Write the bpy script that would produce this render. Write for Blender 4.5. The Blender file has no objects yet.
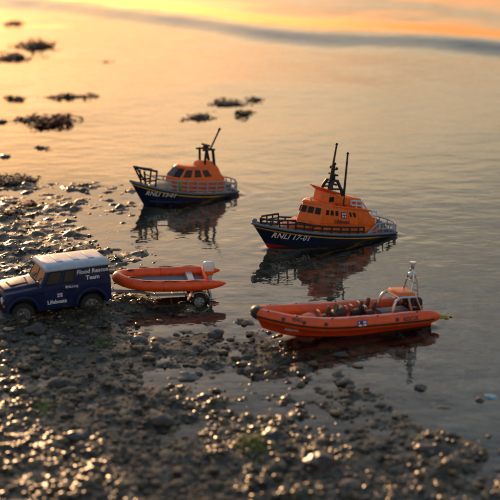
import bpy, bmesh, math, random
import numpy as np
from mathutils import Vector, Matrix
from mathutils.bvhtree import BVHTree
random.seed(7); rng = np.random.default_rng(11)
R = math.radians
S = bpy.context.scene
C = S.collection
U = 0.01                      # everything below is written in centimetres: these are hand-sized toys on a beach
# ------------------------------------------------------------------ camera, sky, sun
CAM_H, PITCH, FOV = 33.0, 16.0, 22.0
cam = bpy.data.cameras.new('camera'); co = bpy.data.objects.new('camera', cam); C.objects.link(co)
co.location = (0, 0, CAM_H*U); co.rotation_euler = (R(90-PITCH), 0, 0)
cam.sensor_width = 36; cam.angle = R(FOV); cam.clip_start = 0.01; cam.clip_end = 2000
cam.dof.use_dof = True; cam.dof.focus_distance = 1.12; cam.dof.aperture_fstop = 12.0
S.camera = co
SUN_EL, SUN_AZ = 6.0, -18.0   # azimuth measured from the view direction (+Y), negative = left
w = bpy.data.worlds.new('World'); S.world = w; w.use_nodes = True
nt = w.node_tree; N = nt.nodes; Lk = nt.links
sky = N.new('ShaderNodeTexSky'); sky.sky_type = 'NISHITA'; sky.sun_disc = False
sky.sun_elevation = R(SUN_EL); sky.sun_rotation = R(SUN_AZ)
sky.air_density = 1.1; sky.dust_density = 0.6; sky.ozone_density = 1.0
bg = N['Background']; bg.inputs['Strength'].default_value = 0.14
# thin broken evening cloud: warm low down, neutral higher up, in long horizontal streaks
tc = N.new('ShaderNodeTexCoord'); mp = N.new('ShaderNodeMapping'); mp.inputs['Scale'].default_value = (1.6, 1.6, 8)
cn = N.new('ShaderNodeTexNoise'); cn.inputs['Scale'].default_value = 1.7; cn.inputs['Detail'].default_value = 5
sep = N.new('ShaderNodeSeparateXYZ'); rp = N.new('ShaderNodeValToRGB'); e = rp.color_ramp.elements
e[0].position = .06; e[0].color = (.43, .285, .33, 1); e[1].position = .72; e[1].color = (.95, .95, 1.0, 1)
x_ = e.new(.20); x_.color = (.74, .54, .41, 1); x_ = e.new(.36); x_.color = (.82, .66, .60, 1)
cr = N.new('ShaderNodeMapRange'); cr.inputs['From Min'].default_value = 0.36; cr.inputs['From Max'].default_value = 0.62
cr.inputs['To Min'].default_value = 2.05; cr.inputs['To Max'].default_value = 1.1
m1 = N.new('ShaderNodeMix'); m1.data_type = 'RGBA'; m1.blend_type = 'MULTIPLY'; m1.inputs['Factor'].default_value = 1; m1.clamp_result = False
m2 = N.new('ShaderNodeMix'); m2.data_type = 'RGBA'; m2.blend_type = 'MULTIPLY'; m2.inputs['Factor'].default_value = 1; m2.clamp_result = False
Lk.new(tc.outputs['Generated'], mp.inputs['Vector']); Lk.new(mp.outputs[0], cn.inputs['Vector']); Lk.new(cn.outputs['Fac'], cr.inputs['Value'])
Lk.new(tc.outputs['Generated'], sep.inputs[0]); Lk.new(sep.outputs['Z'], rp.inputs[0])
Lk.new(sky.outputs[0], m1.inputs['A']); Lk.new(rp.outputs[0], m1.inputs['B'])
Lk.new(m1.outputs['Result'], m2.inputs['A']); Lk.new(cr.outputs[0], m2.inputs['B']); Lk.new(m2.outputs['Result'], bg.inputs['Color'])
sl = bpy.data.lights.new('sun', 'SUN'); sl.energy = 3.1; sl.angle = R(0.6); sl.color = (1.0, 0.58, 0.28)
so = bpy.data.objects.new('sun', sl); C.objects.link(so)
so.rotation_euler = (R(90-SUN_EL), 0, R(180-SUN_AZ)); so.location = (-3, 6, 3)
vs = S.view_settings; vs.view_transform = 'Standard'; vs.look = 'None'; vs.gamma = 1; vs.exposure = 0.6
S.cycles.max_bounces = 8; S.cycles.transparent_max_bounces = 16; S.cycles.sample_clamp_indirect = 6
S.cycles.caustics_reflective = False; S.cycles.caustics_refractive = False

def at(px, py, z=0.0):
    """ground point (cm) a 500 px photograph's pixel looks at, on the level z"""
    f = 250/math.tan(R(FOV/2)); a = px-250; d = py-250; P = R(PITCH)
    dy = f*math.cos(P)-d*math.sin(P); dz = -f*math.sin(P)-d*math.cos(P)
    k = (z-CAM_H)/dz
    return (a*k, dy*k)

# ------------------------------------------------------------------ materials
M = {}
def mat(name, col, rough=0.4, metal=0.0, coat=0.0, var=0.12, bump=0.0, bscale=250, spec=0.5, trans=0.0, dirt=0.0):
    m = bpy.data.materials.new(name); m.use_nodes = True; n = m.node_tree.nodes; l = m.node_tree.links
    b = n['Principled BSDF']; b.inputs['Roughness'].default_value = rough; b.inputs['Metallic'].default_value = metal
    b.inputs['Coat Weight'].default_value = coat; b.inputs['Coat Roughness'].default_value = 0.15
    b.inputs['Specular IOR Level'].default_value = spec
    t = n.new('ShaderNodeTexCoord'); ns = n.new('ShaderNodeTexNoise'); ns.inputs['Scale'].default_value = bscale; ns.inputs['Detail'].default_value = 6
    l.new(t.outputs['Object'], ns.inputs['Vector'])
    mr = n.new('ShaderNodeMapRange'); mr.inputs['From Min'].default_value = .3; mr.inputs['From Max'].default_value = .7
    mr.inputs['To Min'].default_value = 1-var; mr.inputs['To Max'].default_value = 1+var
    l.new(ns.outputs['Fac'], mr.inputs['Value'])
    mm = n.new('ShaderNodeMix'); mm.data_type = 'RGBA'; mm.blend_type = 'MULTIPLY'; mm.inputs['Factor'].default_value = 1
    mm.inputs['A'].default_value = (*col, 1); l.new(mr.outputs[0], mm.inputs['B'])
    out = mm.outputs['Result']
    if dirt:
        n2 = n.new('ShaderNodeTexNoise'); n2.inputs['Scale'].default_value = bscale*.35; n2.inputs['Detail'].default_value = 8; n2.inputs['Roughness'].default_value = .7
        l.new(t.outputs['Object'], n2.inputs['Vector'])
        m2 = n.new('ShaderNodeMapRange'); m2.inputs['From Min'].default_value = .52; m2.inputs['From Max'].default_value = .75; m2.inputs['To Max'].default_value = dirt
        l.new(n2.outputs['Fac'], m2.inputs['Value'])
        md = n.new('ShaderNodeMix'); md.data_type = 'RGBA'; md.inputs['B'].default_value = (.09, .07, .05, 1)
        l.new(m2.outputs[0], md.inputs['Factor']); l.new(out, md.inputs['A']); out = md.outputs['Result']
    l.new(out, b.inputs['Base Color'])
    r2 = n.new('ShaderNodeMapRange'); r2.inputs['To Min'].default_value = max(rough-.12, .02); r2.inputs['To Max'].default_value = min(rough+.14, 1)
    l.new(ns.outputs['Fac'], r2.inputs['Value']); l.new(r2.outputs[0], b.inputs['Roughness'])
    if bump:
        bp = n.new('ShaderNodeBump'); bp.inputs['Strength'].default_value = bump; bp.inputs['Distance'].default_value = 0.0006
        l.new(ns.outputs['Fac'], bp.inputs['Height']); l.new(bp.outputs[0], b.inputs['Normal'])
    M[name] = m
    return m
mat('orange_paint', (.88, .14, .006), .42, coat=.12, bump=.2, dirt=.4)
mat('orange_rubber', (.88, .092, .005), .42, coat=.1, bump=.35, dirt=.3)
mat('red_orange_hull', (.62, .045, .006), .38, coat=.15, bump=.15, dirt=.2)
mat('navy_paint', (.008, .014, .045), .28, coat=.4, bump=.1, dirt=.12)
mat('royal_paint', (.015, .035, .17), .3, coat=.4, bump=.1)
mat('land_navy', (.003, .012, .065), .5, coat=.0, spec=.3, bump=.06, dirt=.45)
mat('yellow_paint', (.75, .42, .03), .4)
mat('red_paint', (.45, .02, .015), .4)
mat('white_paint', (.78, .78, .78), .4, coat=.2)
mat('ink_white', (.8, .8, .82), .5)
mat('ink_dark', (.015, .015, .03), .5)
mat('roof_white', (.40, .45, .53), .32, coat=.3, bump=.1, dirt=.1)
mat('grey_blue', (.13, .17, .23), .4, bump=.1)
mat('deck_grey', (.14, .15, .17), .6, bump=.3)
mat('deck_cream', (.50, .36, .22), .5, bump=.2)
mat('rail_grey', (.32, .35, .40), .35, bump=.1)
mat('rail_white', (.62, .68, .74), .4)
mat('black_plastic', (.008, .008, .010), .5, bump=.15)
mat('rubber', (.02, .02, .02), .75, bump=.3)
mat('window_dark', (.006, .007, .009), .25, spec=.25, coat=.0, var=.02)
mat('window_blue', (.02, .024, .03), .2, spec=.3, coat=.0, var=.3, bscale=80)
mat('silver', (.55, .56, .58), .28, metal=1)
mat('lamp_lens', (.75, .8, .85), .1, coat=1)
mat('green_paint', (.12, .32, .03), .5)
mat('flag_blue', (.02, .04, .3), .4)
mat('seat_black', (.015, .015, .018), .45, bump=.3)

# ------------------------------------------------------------------ mesh helpers
SC = [1.0]
class MB:
    def __init__(s): s.b = bmesh.new(); s.mats = []
    def mi(s, m):
        m = m if m else '_'
        if m not in s.mats: s.mats.append(m)
        return s.mats.index(m)
    def face(s, vs, m=None):
        try: f = s.b.faces.new(vs)
        except ValueError: return None
        f.material_index = s.mi(m); return f
    def v(s, p): return s.b.verts.new(p)
    def frustum(s, bot, top, m=None):
        B = [s.v(p) for p in bot]; T = [s.v(p) for p in top]; n = len(B)
        s.face(B[::-1], m); s.face(T, m)
        for i in range(n): s.face([B[i], B[(i+1) % n], T[(i+1) % n], T[i]], m)
        return s
    def box(s, x0, x1, y0, y1, z0, z1, m=None):
        return s.frustum([(x0,y0,z0),(x1,y0,z0),(x1,y1,z0),(x0,y1,z0)], [(x0,y0,z1),(x1,y0,z1),(x1,y1,z1),(x0,y1,z1)], m)
    def rings(s, rs, m=None, close=True, caps=True):
        V = [[s.v(p) for p in r] for r in rs]; n = len(V[0])
        for a, b in zip(V, V[1:]):
            for i in range(n if close else n-1): s.face([a[i], a[(i+1) % n], b[(i+1) % n], b[i]], m)
        if caps: s.face(V[0][::-1], m); s.face(V[-1], m)
        return V
    def tube(s, pts, r=.06, n=8, m=None, closed=False):
        P = [Vector(p) for p in pts]; rr = r if isinstance(r, (list, tuple)) else [r]*len(P); rs = []
        up = None
        for i, p in enumerate(P):
            t = (P[min(i+1, len(P)-1)]-P[max(i-1, 0)]) if not closed else (P[(i+1) % len(P)]-P[i-1])
            if t.length < 1e-9: t = Vector((0, 0, 1))
            t.normalize()
            if up is None:
                up = Vector((0, 0, 1)) if abs(t.z) < .9 else Vector((1, 0, 0))
            a = (up - t*up.dot(t)).normalized(); up = a; b = t.cross(a)
            rs.append([p+(a*math.cos(2*math.pi*k/n)+b*math.sin(2*math.pi*k/n))*rr[i] for k in range(n)])
        if closed: rs.append(rs[0])
        s.rings(rs, m, caps=not closed); return s
    def cyl(s, p, q, r, n=20, m=None, r2=None):
        return s.tube([p, q], [r, r if r2 is None else r2], n, m)
    def ball(s, c, r, m=None, n=14):
        r = (r, r, r) if not isinstance(r, (tuple, list)) else r
        x = bmesh.ops.create_uvsphere(s.b, u_segments=n, v_segments=max(n//2+1, 6), radius=1)
        for v in x['verts']: v.co = Vector((v.co.x*r[0]+c[0], v.co.y*r[1]+c[1], v.co.z*r[2]+c[2]))
        k = s.mi(m)
        for f in {f for v in x['verts'] for f in v.link_faces}: f.material_index = k
        return s
    def panel(s, q, u0, u1, v0, v1, th=.03, m=None, off=0.0):
        """a thin pane lying on the quad q=(bottom-left, bottom-right, top-right, top-left)"""
        q = [Vector(p) for p in q]
        nrm = (q[1]-q[0]).cross(q[3]-q[0]).normalized()
        def P(u, v): return q[0]*(1-u)*(1-v)+q[1]*u*(1-v)+q[2]*u*v+q[3]*(1-u)*v
        c = [P(u0, v0), P(u1, v0), P(u1, v1), P(u0, v1)]
        return s.frustum([p+nrm*(off-.03) for p in c], [p+nrm*(off+th) for p in c], m)
    def build(s, name, m=None, parent=None, bevel=0.0, seg=2, ang=32):
        b = s.b
        bmesh.ops.remove_doubles(b, verts=b.verts, dist=1e-4)
        bmesh.ops.recalc_face_normals(b, faces=b.faces)
        if bevel:
            es = [e for e in b.edges if len(e.link_faces) == 2 and e.calc_face_angle(0) > R(25)]
            bmesh.ops.bevel(b, geom=es, offset=bevel, segments=seg, profile=.6, affect='EDGES', clamp_overlap=True)
        for f in b.faces: f.smooth = True
        for e in b.edges:
            e.smooth = not (len(e.link_faces) == 2 and e.calc_face_angle(0) > R(ang))
        for v in b.verts: v.co *= U*SC[0]
        me = bpy.data.meshes.new(name); b.to_mesh(me); b.free()
        for k in s.mats: me.materials.append(M[m if k == '_' else k])
        if not s.mats and m: me.materials.append(M[m])
        o = bpy.data.objects.new(name, me); C.objects.link(o)
        if parent: o.parent = parent
        return o
def tag(o, label=None, cat=None, group=None, kind=None):
    if label: o['label'] = label
    if cat: o['category'] = cat
    if group: o['group'] = group
    if kind: o['kind'] = kind
    return o
def thing(name, label, cat, loc, head=0, group=None, pitch=0, roll=0):
    o = bpy.data.objects.new(name, None); C.objects.link(o); o.empty_display_size = .02
    o.location = (loc[0]*U, loc[1]*U, loc[2]*U); o.rotation_euler = (R(roll), R(pitch), R(180+head))
    return tag(o, label, cat, group)
def text_geo(txt, size=1.0, shear=0.0, spacing=1.0):
    cu = bpy.data.curves.new('t', 'FONT'); cu.body = txt; cu.size = size; cu.shear = shear; cu.space_character = spacing
    cu.align_x = 'CENTER'; cu.align_y = 'CENTER'; cu.offset = size*.02; cu.resolution_u = 2
    o = bpy.data.objects.new('t', cu); C.objects.link(o)
    bpy.context.view_layer.update()
    ev = o.evaluated_get(bpy.context.evaluated_depsgraph_get()); me = ev.to_mesh()
    V = [v.co.copy() for v in me.vertices]; F = [tuple(p.vertices) for p in me.polygons]
    ev.to_mesh_clear(); bpy.data.objects.remove(o); bpy.data.curves.remove(cu)
    return V, F
def text_map(name, txt, size, fn, m, parent, shear=0.0, spacing=1.0):
    """letters laid on a surface: fn(u, v) -> point"""
    V, F = text_geo(txt, size, shear, spacing)
    # cut long faces so that they follow a curved hull
    b = bmesh.new(); vv = [b.verts.new(v) for v in V]
    for f in F:
        try: b.faces.new([vv[i] for i in f])
        except ValueError: pass
    for k in range(2):
        bmesh.ops.subdivide_edges(b, edges=[e for e in b.edges if e.calc_length() > size*.25], cuts=1)
    for v in b.verts: v.co = Vector(fn(v.co.x, v.co.y))
    for v in b.verts: v.co *= U*SC[0]
    me = bpy.data.meshes.new(name); b.to_mesh(me); b.free(); me.materials.append(M[m])
    o = bpy.data.objects.new(name, me); C.objects.link(o); o.parent = parent
    return o
def hull_side(ob, sgn=1, off=.025):
    """fn(x, z) on the port (+y) or starboard side of a mesh, in cm"""
    k = 1/(U*SC[0])
    me = ob.data; t = BVHTree.FromPolygons([v.co*k for v in me.vertices], [tuple(p.vertices) for p in me.polygons])
    def f(x, z):
        h = t.ray_cast(Vector((x, 30*sgn, z)), Vector((0, -sgn, 0)))
        if h[0] is None: return (x, 0, z)
        n = h[1] if h[1].y*sgn > 0 else -h[1]
        return h[0]+n*off
    return f

# value noise for terrain and swell
_T = rng.random((256, 256))
def vn(x, y):
    xi = np.floor(x).astype(int); yi = np.floor(y).astype(int); fx = x-xi; fy = y-yi
    fx = fx*fx*fx*(fx*(fx*6-15)+10); fy = fy*fy*fy*(fy*(fy*6-15)+10)
    a = _T[xi % 256, yi % 256]; b = _T[(xi+1) % 256, yi % 256]; c = _T[xi % 256, (yi+1) % 256]; d = _T[(xi+1) % 256, (yi+1) % 256]
    return (a*(1-fx)+b*fx)*(1-fy)+(c*(1-fx)+d*fx)*fy-.5
def fbm(x, y, o=4, g=.5):
    s = 0; a = 1.0
    for i in range(o):
        ca, sa = math.cos(i*1.3+.4), math.sin(i*1.3+.4)
        s = s+a*vn(x*ca-y*sa+i*17.3, x*sa+y*ca+i*9.1); x = x*2.03; y = y*2.03; a *= g
    return s

# ------------------------------------------------------------------ beach and water
CTRL = [((0,150),-.4),((0,185),.1),((0,235),.28),((90,312),1.2),((22,320),1.3),((55,318),1.0),((60,215),.12),((60,240),.26),((100,215),-.08),((100,250),.15),((140,240),-.14),((0,330),.42),((70,335),.3),
        ((120,300),-.02),((100,340),.25),((180,330),.0),((230,300),-.4),((160,300),-.3),((200,350),.1),((200,400),.4),((100,420),.6),((0,420),.7),((60,480),.8),
        ((150,480),.7),((250,480),.6),((300,390),.0),((250,345),-.1),((340,360),-.35),((350,400),.02),((350,440),.1),((350,480),.2),((430,470),.07),((480,485),.06),
        ((430,400),-.16),((490,420),-.3),((300,300),-.8),((400,300),-1.1),((190,215),-.6),((330,250),-1),((60,150),-.6),((20,120),-.7),((100,100),-.6),((300,100),-1.8),
        ((450,200),-1.8),((480,330),-.9),((200,50),-2),((450,100),-3),((30,50),-.7),((250,20),-3),((10,20),-1.2)]
cp = np.array([at(*c[0]) for c in CTRL]); cv = np.array([c[1]*(.22 if c[1] > .1 and c[0][1] > 300 else 1) for c in CTRL])
MOUNDS = [(*at(a, b), c, d) for a, b, c, d in [(92, 314, .55, 1.7), (55, 319, .3, 2.2), (8, 336, .5, 1.8), (198, 306, .3, 1.3), (150, 303, .2, 2.2), (268, 352, .25, 2.2), (128, 302, .3, 2.0), (262, 448, .35, 3.0), (320, 470, .35, 3.0), (60, 470, .2, 6.0), (12, 182, .3, 2.5)]]
def base_h(x, y):
    sx = np.maximum(y, 40)/100.0
    W = 0; Z = 0
    for (a, b), v in zip(cp, cv):
        sg = 4.2*max(b, 40)/100*1.0
        d2 = ((x-a)/sg)**2+((y-b)/(sg*2.4))**2
        wt = 1/(d2+.12)**2.2
        W = W+wt; Z = Z+wt*v
    h = Z/W-.05
    for a, b, hh, rr in MOUNDS: h = h+hh*np.exp(-(((x-a)/rr)**2+((y-b)/rr)**2))
    return h
def bed_h(x, y):
    h = base_h(x, y)
    near = np.clip((320-y)/120, 0, 1)
    n = fbm(x/6.5, y/5.0, 3)*.36+fbm(x/1.05+40, y/.95, 3)*.27*near
    lump = np.clip(fbm(x/1.3+9, y/1.1+3, 2)-.14, 0, 1)*.62*near
    far = np.clip((np.hypot(x, y)-330)/400, 0, 1)
    return (h+(n+lump)*(1-.5*np.clip((-h-.5)/1.5, 0, 1)))*(1-far)-far*25
def axis(lo, hi, step, end, grow=1.18):
    a = list(np.arange(lo, hi, step)); s = step
    b = [a[-1]]
    while b[-1] < end: s = min(s*grow, 900); b.append(b[-1]+s)
    s = step; c = [a[0]]
    while c[-1] > -end: s = min(s*grow, 900); c.append(c[-1]-s)
    return np.array(c[:0:-1]+a+b[1:])
def sheet(name, xs, ys, fz, m):
    X, Y = np.meshgrid(xs, ys); Z = fz(X, Y)
    nx, ny = len(xs), len(ys)
    co_ = np.stack([X, Y, Z], -1).reshape(-1, 3)*U
    i = np.arange(nx*ny).reshape(ny, nx)
    q = np.stack([i[:-1, :-1], i[:-1, 1:], i[1:, 1:], i[1:, :-1]], -1).reshape(-1, 4)
    me = bpy.data.meshes.new(name); me.vertices.add(len(co_)); me.vertices.foreach_set('co', co_.ravel())
    me.loops.add(q.size); me.loops.foreach_set('vertex_index', q.ravel().astype(np.int32))
    me.polygons.add(len(q)); me.polygons.foreach_set('loop_start', np.arange(0, q.size, 4, dtype=np.int32))
    me.polygons.foreach_set('loop_total', np.full(len(q), 4, dtype=np.int32))
    me.update(); me.validate(); me.polygons.foreach_set('use_smooth', np.ones(len(q), dtype=bool))
    me.materials.append(m)
    o = bpy.data.objects.new(name, me); C.objects.link(o); o['kind'] = 'structure'
    return o

def bed_material():
    m = bpy.data.materials.new('wet_silt'); m.use_nodes = True; n = m.node_tree.nodes; l = m.node_tree.links; b = n['Principled BSDF']
    t = n.new('ShaderNodeTexCoord')
    a = n.new('ShaderNodeTexNoise'); a.inputs['Scale'].default_value = 28; a.inputs['Detail'].default_value = 10; a.inputs['Roughness'].default_value = .65
    v = n.new('ShaderNodeTexVoronoi'); v.inputs['Scale'].default_value = 130; v.inputs['Randomness'].default_value = 1
    v2 = n.new('ShaderNodeTexNoise'); v2.inputs['Scale'].default_value = 520; v2.inputs['Detail'].default_value = 4
    for k in (a, v, v2): l.new(t.outputs['Object'], k.inputs['Vector'])
    r = n.new('ShaderNodeValToRGB'); e = r.color_ramp.elements
    e[0].position = .3; e[0].color = (.030, .024, .014, 1); e[1].position = .72; e[1].color = (.26, .20, .12, 1)
    x = e.new(.52); x.color = (.10, .078, .045, 1)
    l.new(a.outputs['Fac'], r.inputs[0])
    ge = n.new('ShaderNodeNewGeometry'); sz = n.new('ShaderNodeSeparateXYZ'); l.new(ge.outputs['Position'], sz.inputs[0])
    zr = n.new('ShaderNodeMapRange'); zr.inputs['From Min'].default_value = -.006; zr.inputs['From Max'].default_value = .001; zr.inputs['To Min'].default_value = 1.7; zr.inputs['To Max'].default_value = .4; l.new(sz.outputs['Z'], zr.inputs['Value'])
    sv = n.new('ShaderNodeSeparateColor'); l.new(v.outputs['Color'], sv.inputs[0])
    mr = n.new('ShaderNodeMapRange'); mr.inputs['To Min'].default_value = .5; mr.inputs['To Max'].default_value = 1.9; l.new(sv.outputs[0], mr.inputs['Value'])
    mm = n.new('ShaderNodeMix'); mm.data_type = 'RGBA'; mm.blend_type = 'MULTIPLY'; mm.inputs['Factor'].default_value = 1
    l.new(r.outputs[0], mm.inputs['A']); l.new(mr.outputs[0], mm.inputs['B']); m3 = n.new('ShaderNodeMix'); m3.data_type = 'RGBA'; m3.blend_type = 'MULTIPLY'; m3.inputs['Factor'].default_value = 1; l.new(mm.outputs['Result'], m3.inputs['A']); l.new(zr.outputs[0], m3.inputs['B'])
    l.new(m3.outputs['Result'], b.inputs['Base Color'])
    b.inputs['Roughness'].default_value = .38; b.inputs['Specular IOR Level'].default_value = .38
    vb = n.new('ShaderNodeMath'); vb.operation = 'MULTIPLY'; vb.inputs[1].default_value = -1.0; l.new(v.outputs['Distance'], vb.inputs[0])
    ad = n.new('ShaderNodeMath'); ad.operation = 'ADD'; l.new(vb.outputs[0], ad.inputs[0])
    v3 = n.new('ShaderNodeMath'); v3.operation = 'MULTIPLY'; v3.inputs[1].default_value = .8; l.new(v2.outputs['Fac'], v3.inputs[0]); l.new(v3.outputs[0], ad.inputs[1])
    bp = n.new('ShaderNodeBump'); bp.inputs['Strength'].default_value = .5; bp.inputs['Distance'].default_value = .0012
    l.new(ad.outputs[0], bp.inputs['Height']); l.new(bp.outputs[0], b.inputs['Normal'])
    return m
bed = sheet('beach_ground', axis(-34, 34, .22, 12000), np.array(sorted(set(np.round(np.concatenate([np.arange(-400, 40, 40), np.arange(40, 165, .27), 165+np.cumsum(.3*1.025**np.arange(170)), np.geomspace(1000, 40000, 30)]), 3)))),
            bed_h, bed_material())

def swell(x, y):
    d = np.clip((y-60)/160, 0, 1)
    z = fbm(x/22+3, y/30, 2)*.34*d+fbm(x/8+11, y/13, 2)*.045*(.2+d)
    # the low incoming wave
    c = WC[0]+WC[1]*x+fbm(x/40+5, y*0+2, 2)*16
    s = (y-c)
    z = z+1.6*np.where(s < 0, np.exp(-(s/12)**2), np.exp(-(s/30.)**2))
    c2 = c+95
    s = y-c2
    z = z+.5*np.where(s < 0, np.exp(-(s/14)**2), np.exp(-(s/34)**2))
    # the water clings to each hull and is ruffled round it
    for X0, Y0, hd, sc_, x0, x1, b0 in ((6.92, 118.5, 32, 1.125, -6.5, 5.4, 1.75), (-7.07, 135.1, 35, 1.09, -5.4, 4.3, 1.5), (7.1, 92.6, 23, 1.0, -6.8, 5.6, 1.6)):
        a = R(180+hd); u = ((x-X0)*math.cos(a)+(y-Y0)*math.sin(a))/sc_; v = (-(x-X0)*math.sin(a)+(y-Y0)*math.cos(a))/sc_
        t = np.clip((u-x0)/(x1-x0), 0, 1); hb_ = b0*(1-t**3)**.75
        dd = np.hypot(np.maximum(np.abs(v)-hb_, 0), np.maximum(np.maximum(u-x1, x0-u), 0))
        z = z+.10*np.exp(-(dd/.35)**1.5)+.022*np.cos(dd*3.1+.8*vn(u/1.7+3, v/1.7))*np.exp(-dd/2.2)*np.clip(dd/.4, 0, 1)
    return z*np.clip((3000-np.hypot(x, y))/1500, 0, 1)
p0, p1 = at(150, 18), at(480, 52)
WC = ((p0[1]-(p1[1]-p0[1])/(p1[0]-p0[0])*p0[0]), (p1[1]-p0[1])/(p1[0]-p0[0]))
def water_material():
    m = bpy.data.materials.new('sea_water'); m.use_nodes = True; n = m.node_tree.nodes; l = m.node_tree.links
    n.remove(n['Principled BSDF']); out = n['Material Output']
    t = n.new('ShaderNodeTexCoord')
    def noise(sx, sy, sc, det):
        mp = n.new('ShaderNodeMapping'); mp.inputs['Scale'].default_value = (sx, sy, 1); mp.inputs['Rotation'].default_value = (0, 0, R(-9))
        ns = n.new('ShaderNodeTexNoise'); ns.inputs['Scale'].default_value = sc; ns.inputs['Detail'].default_value = det; ns.inputs['Roughness'].default_value = .5
        l.new(t.outputs['Object'], mp.inputs['Vector']); l.new(mp.outputs[0], ns.inputs['Vector']); return ns
    a = noise(1, 1.3, 20, 1.5); c = noise(1, 1.5, 62, 2)
    b1 = n.new('ShaderNodeBump'); b1.inputs['Strength'].default_value = 1; b1.inputs['Distance'].default_value = .0008; l.new(a.outputs['Fac'], b1.inputs['Height'])
    b2 = n.new('ShaderNodeBump'); b2.inputs['Strength'].default_value = 1; b2.inputs['Distance'].default_value = .00022; l.new(c.outputs['Fac'], b2.inputs['Height']); l.new(b1.outputs[0], b2.inputs['Normal'])
    fr = n.new('ShaderNodeFresnel'); fr.inputs['IOR'].default_value = 1.34; l.new(b2.outputs[0], fr.inputs['Normal'])
    g = n.new('ShaderNodeBsdfGlossy'); g.inputs['Roughness'].default_value = .035; g.inputs['Color'].default_value = (1, 1, 1, 1); l.new(b2.outputs[0], g.inputs['Normal'])
    tr = n.new('ShaderNodeBsdfTransparent'); tr.inputs['Color'].default_value = (.95, .95, .93, 1)
    ms = n.new('ShaderNodeMixShader'); l.new(fr.outputs[0], ms.inputs[0]); l.new(tr.outputs[0], ms.inputs[1]); l.new(g.outputs[0], ms.inputs[2]); l.new(ms.outputs[0], out.inputs['Surface'])
    return m
water = sheet('sea_water', axis(-40, 40, .3, 12000, 1.05), np.array(sorted(set(np.round(np.concatenate([np.arange(-400, 40, 40), np.arange(40, 80, 1.0), np.arange(80, 150, .3), np.arange(150, 200, 1.0), 200+np.cumsum(1.0*1.004**np.arange(320)), np.geomspace(900, 40000, 60)]), 3)))),
              swell, water_material())
#PART2
# ------------------------------------------------------------------ boats: shared builders
def make_hull(root, stem, L0, hb, sheer, draft, rake, bands, mdeck, deck_drop, mrub, name='hull', flare=.72, trans=-1):
    """hb(t) half beam at the sheer, sheer(t) height, t=0 stern .. 1 stem.  bands = [(depth under sheer, material above it)]"""
    ns = 30; ts = [1-(1-i/(ns-1))**1.5 for i in range(ns)]
    mb = MB(); rs = []; ds = [b[0] for b in bands[:-1]]; mlow = bands[-1][1]; mkeel = bands[-1][2]; strips = [mkeel, mlow]+[b[1] for b in reversed(bands[:-1])]
    def X(t): return L0+(stem-L0)*t
    for t in ts:
        h = max(hb(t), .02); s_ = sheer(t); zk = -draft*(1-t**5)+(s_*0)*t; zc = -.12+.9*t**3*.6
        fl = 1-(1-flare)*(.25+.75*t)-.25*t**4
        row = []
        H = s_-zc
        zs = [zk, zc]+[s_-d for d in reversed(ds)]+[s_]
        for j, z in enumerate(zs):
            if j == 0: y = .02
            else:
                v = max(0, min(1, (z-zc)/H)); y = h*(fl+(1-fl)*v**1.3)
            xx = X(t)-rake*(t**3)*(s_-z)
            row.append((xx, y, z))
        rs.append(row)
    VV = []
    for row in rs:
        VV.append([[mb.v(p) for p in row], [mb.v((p[0], -p[1], p[2])) for p in row]])
    for a, b in zip(VV, VV[1:]):
        for sd in (0, 1):
            for j in range(len(rs[0])-1):
                mm = strips[j]
                mb.face([a[sd][j], b[sd][j], b[sd][j+1], a[sd][j+1]], mm)
    for e in (0, -1):
        P, Q = VV[e]
        for j in range(len(P)-1): mb.face([P[j], P[j+1], Q[j+1], Q[j]], mlow)
    for a, b in zip(VV, VV[1:]): mb.face([a[0][0], b[0][0], b[1][0], a[1][0]], mkeel)
    hull = mb.build(name, mlow, root)
    # deck just inside the sheer, and a rub rail round its edge
    mb = MB(); rs2 = []
    for t in ts: rs2.append([(X(t), max(hb(t)-.06, .01), sheer(t)-deck_drop), (X(t), -max(hb(t)-.06, .01), sheer(t)-deck_drop)])
    V = [[mb.v(p) for p in r] for r in rs2]
    V2 = [[mb.v((p[0], p[1], p[2]-.18)) for p in r] for r in rs2]
    for a, b in zip(V, V[1:]): mb.face([a[0], b[0], b[1], a[1]])
    for a, b in zip(V2, V2[1:]): mb.face([a[1], b[1], b[0], a[0]])
    mb.build('deck', mdeck, root)
    mb = MB(); pts = [(X(t), hb(t), sheer(t)) for t in ts]; pts = pts+[(p[0], -p[1], p[2]) for p in pts[::-1][1:]]
    mb.tube(pts, .115, 8, closed=True); mb.build('rubbing_strake', mrub, root)
    return hull
def rail(root, path, posts, hs, m, r=.05, name='guard_rail', rp=None):
    """path: list of foot points; hs: heights of the bars; posts: indices with a stanchion"""
    mb = MB(); top = max(hs)
    for h in hs: mb.tube([(p[0], p[1], p[2]+h) for p in path], r, 6)
    for i in posts:
        p = path[i]; mb.tube([p, (p[0], p[1], p[2]+top)], rp or r, 6)
    return mb.build(name, m, root)
def flag(q, parent, u0, u1, v0, v1):
    mb = MB(); mb.panel(q, u0, u1, v0, v1, .012, 'flag_blue', .03)
    du, dv = u1-u0, v1-v0
    mb.panel(q, u0+du*.12, u1-du*.12, v0+dv*.14, v1-dv*.14, .012, 'ink_white', .045)
    mb.panel(q, u0+du*.43, u0+du*.57, v0+dv*.14, v1-dv*.14, .012, 'red_paint', .06)
    mb.panel(q, u0+du*.12, u1-du*.12, v0+dv*.42, v0+dv*.58, .012, 'red_paint', .06)
    return mb.build('flag_emblem', 'ink_white', parent)
def quad_fn(q, off=.05):
    q = [Vector(p) for p in q]; n = (q[1]-q[0]).cross(q[3]-q[0]).normalized(); W = (q[1]-q[0]).length; Hh = (q[3]-q[0]).length
    def f(cu, cv):
        def g(x, y):
            u = cu+x/W; v = cv+y/Hh
            return q[0]*(1-u)*(1-v)+q[1]*u*(1-v)+q[2]*u*v+q[3]*(1-u)*v+n*off
        return g
    return f
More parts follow.
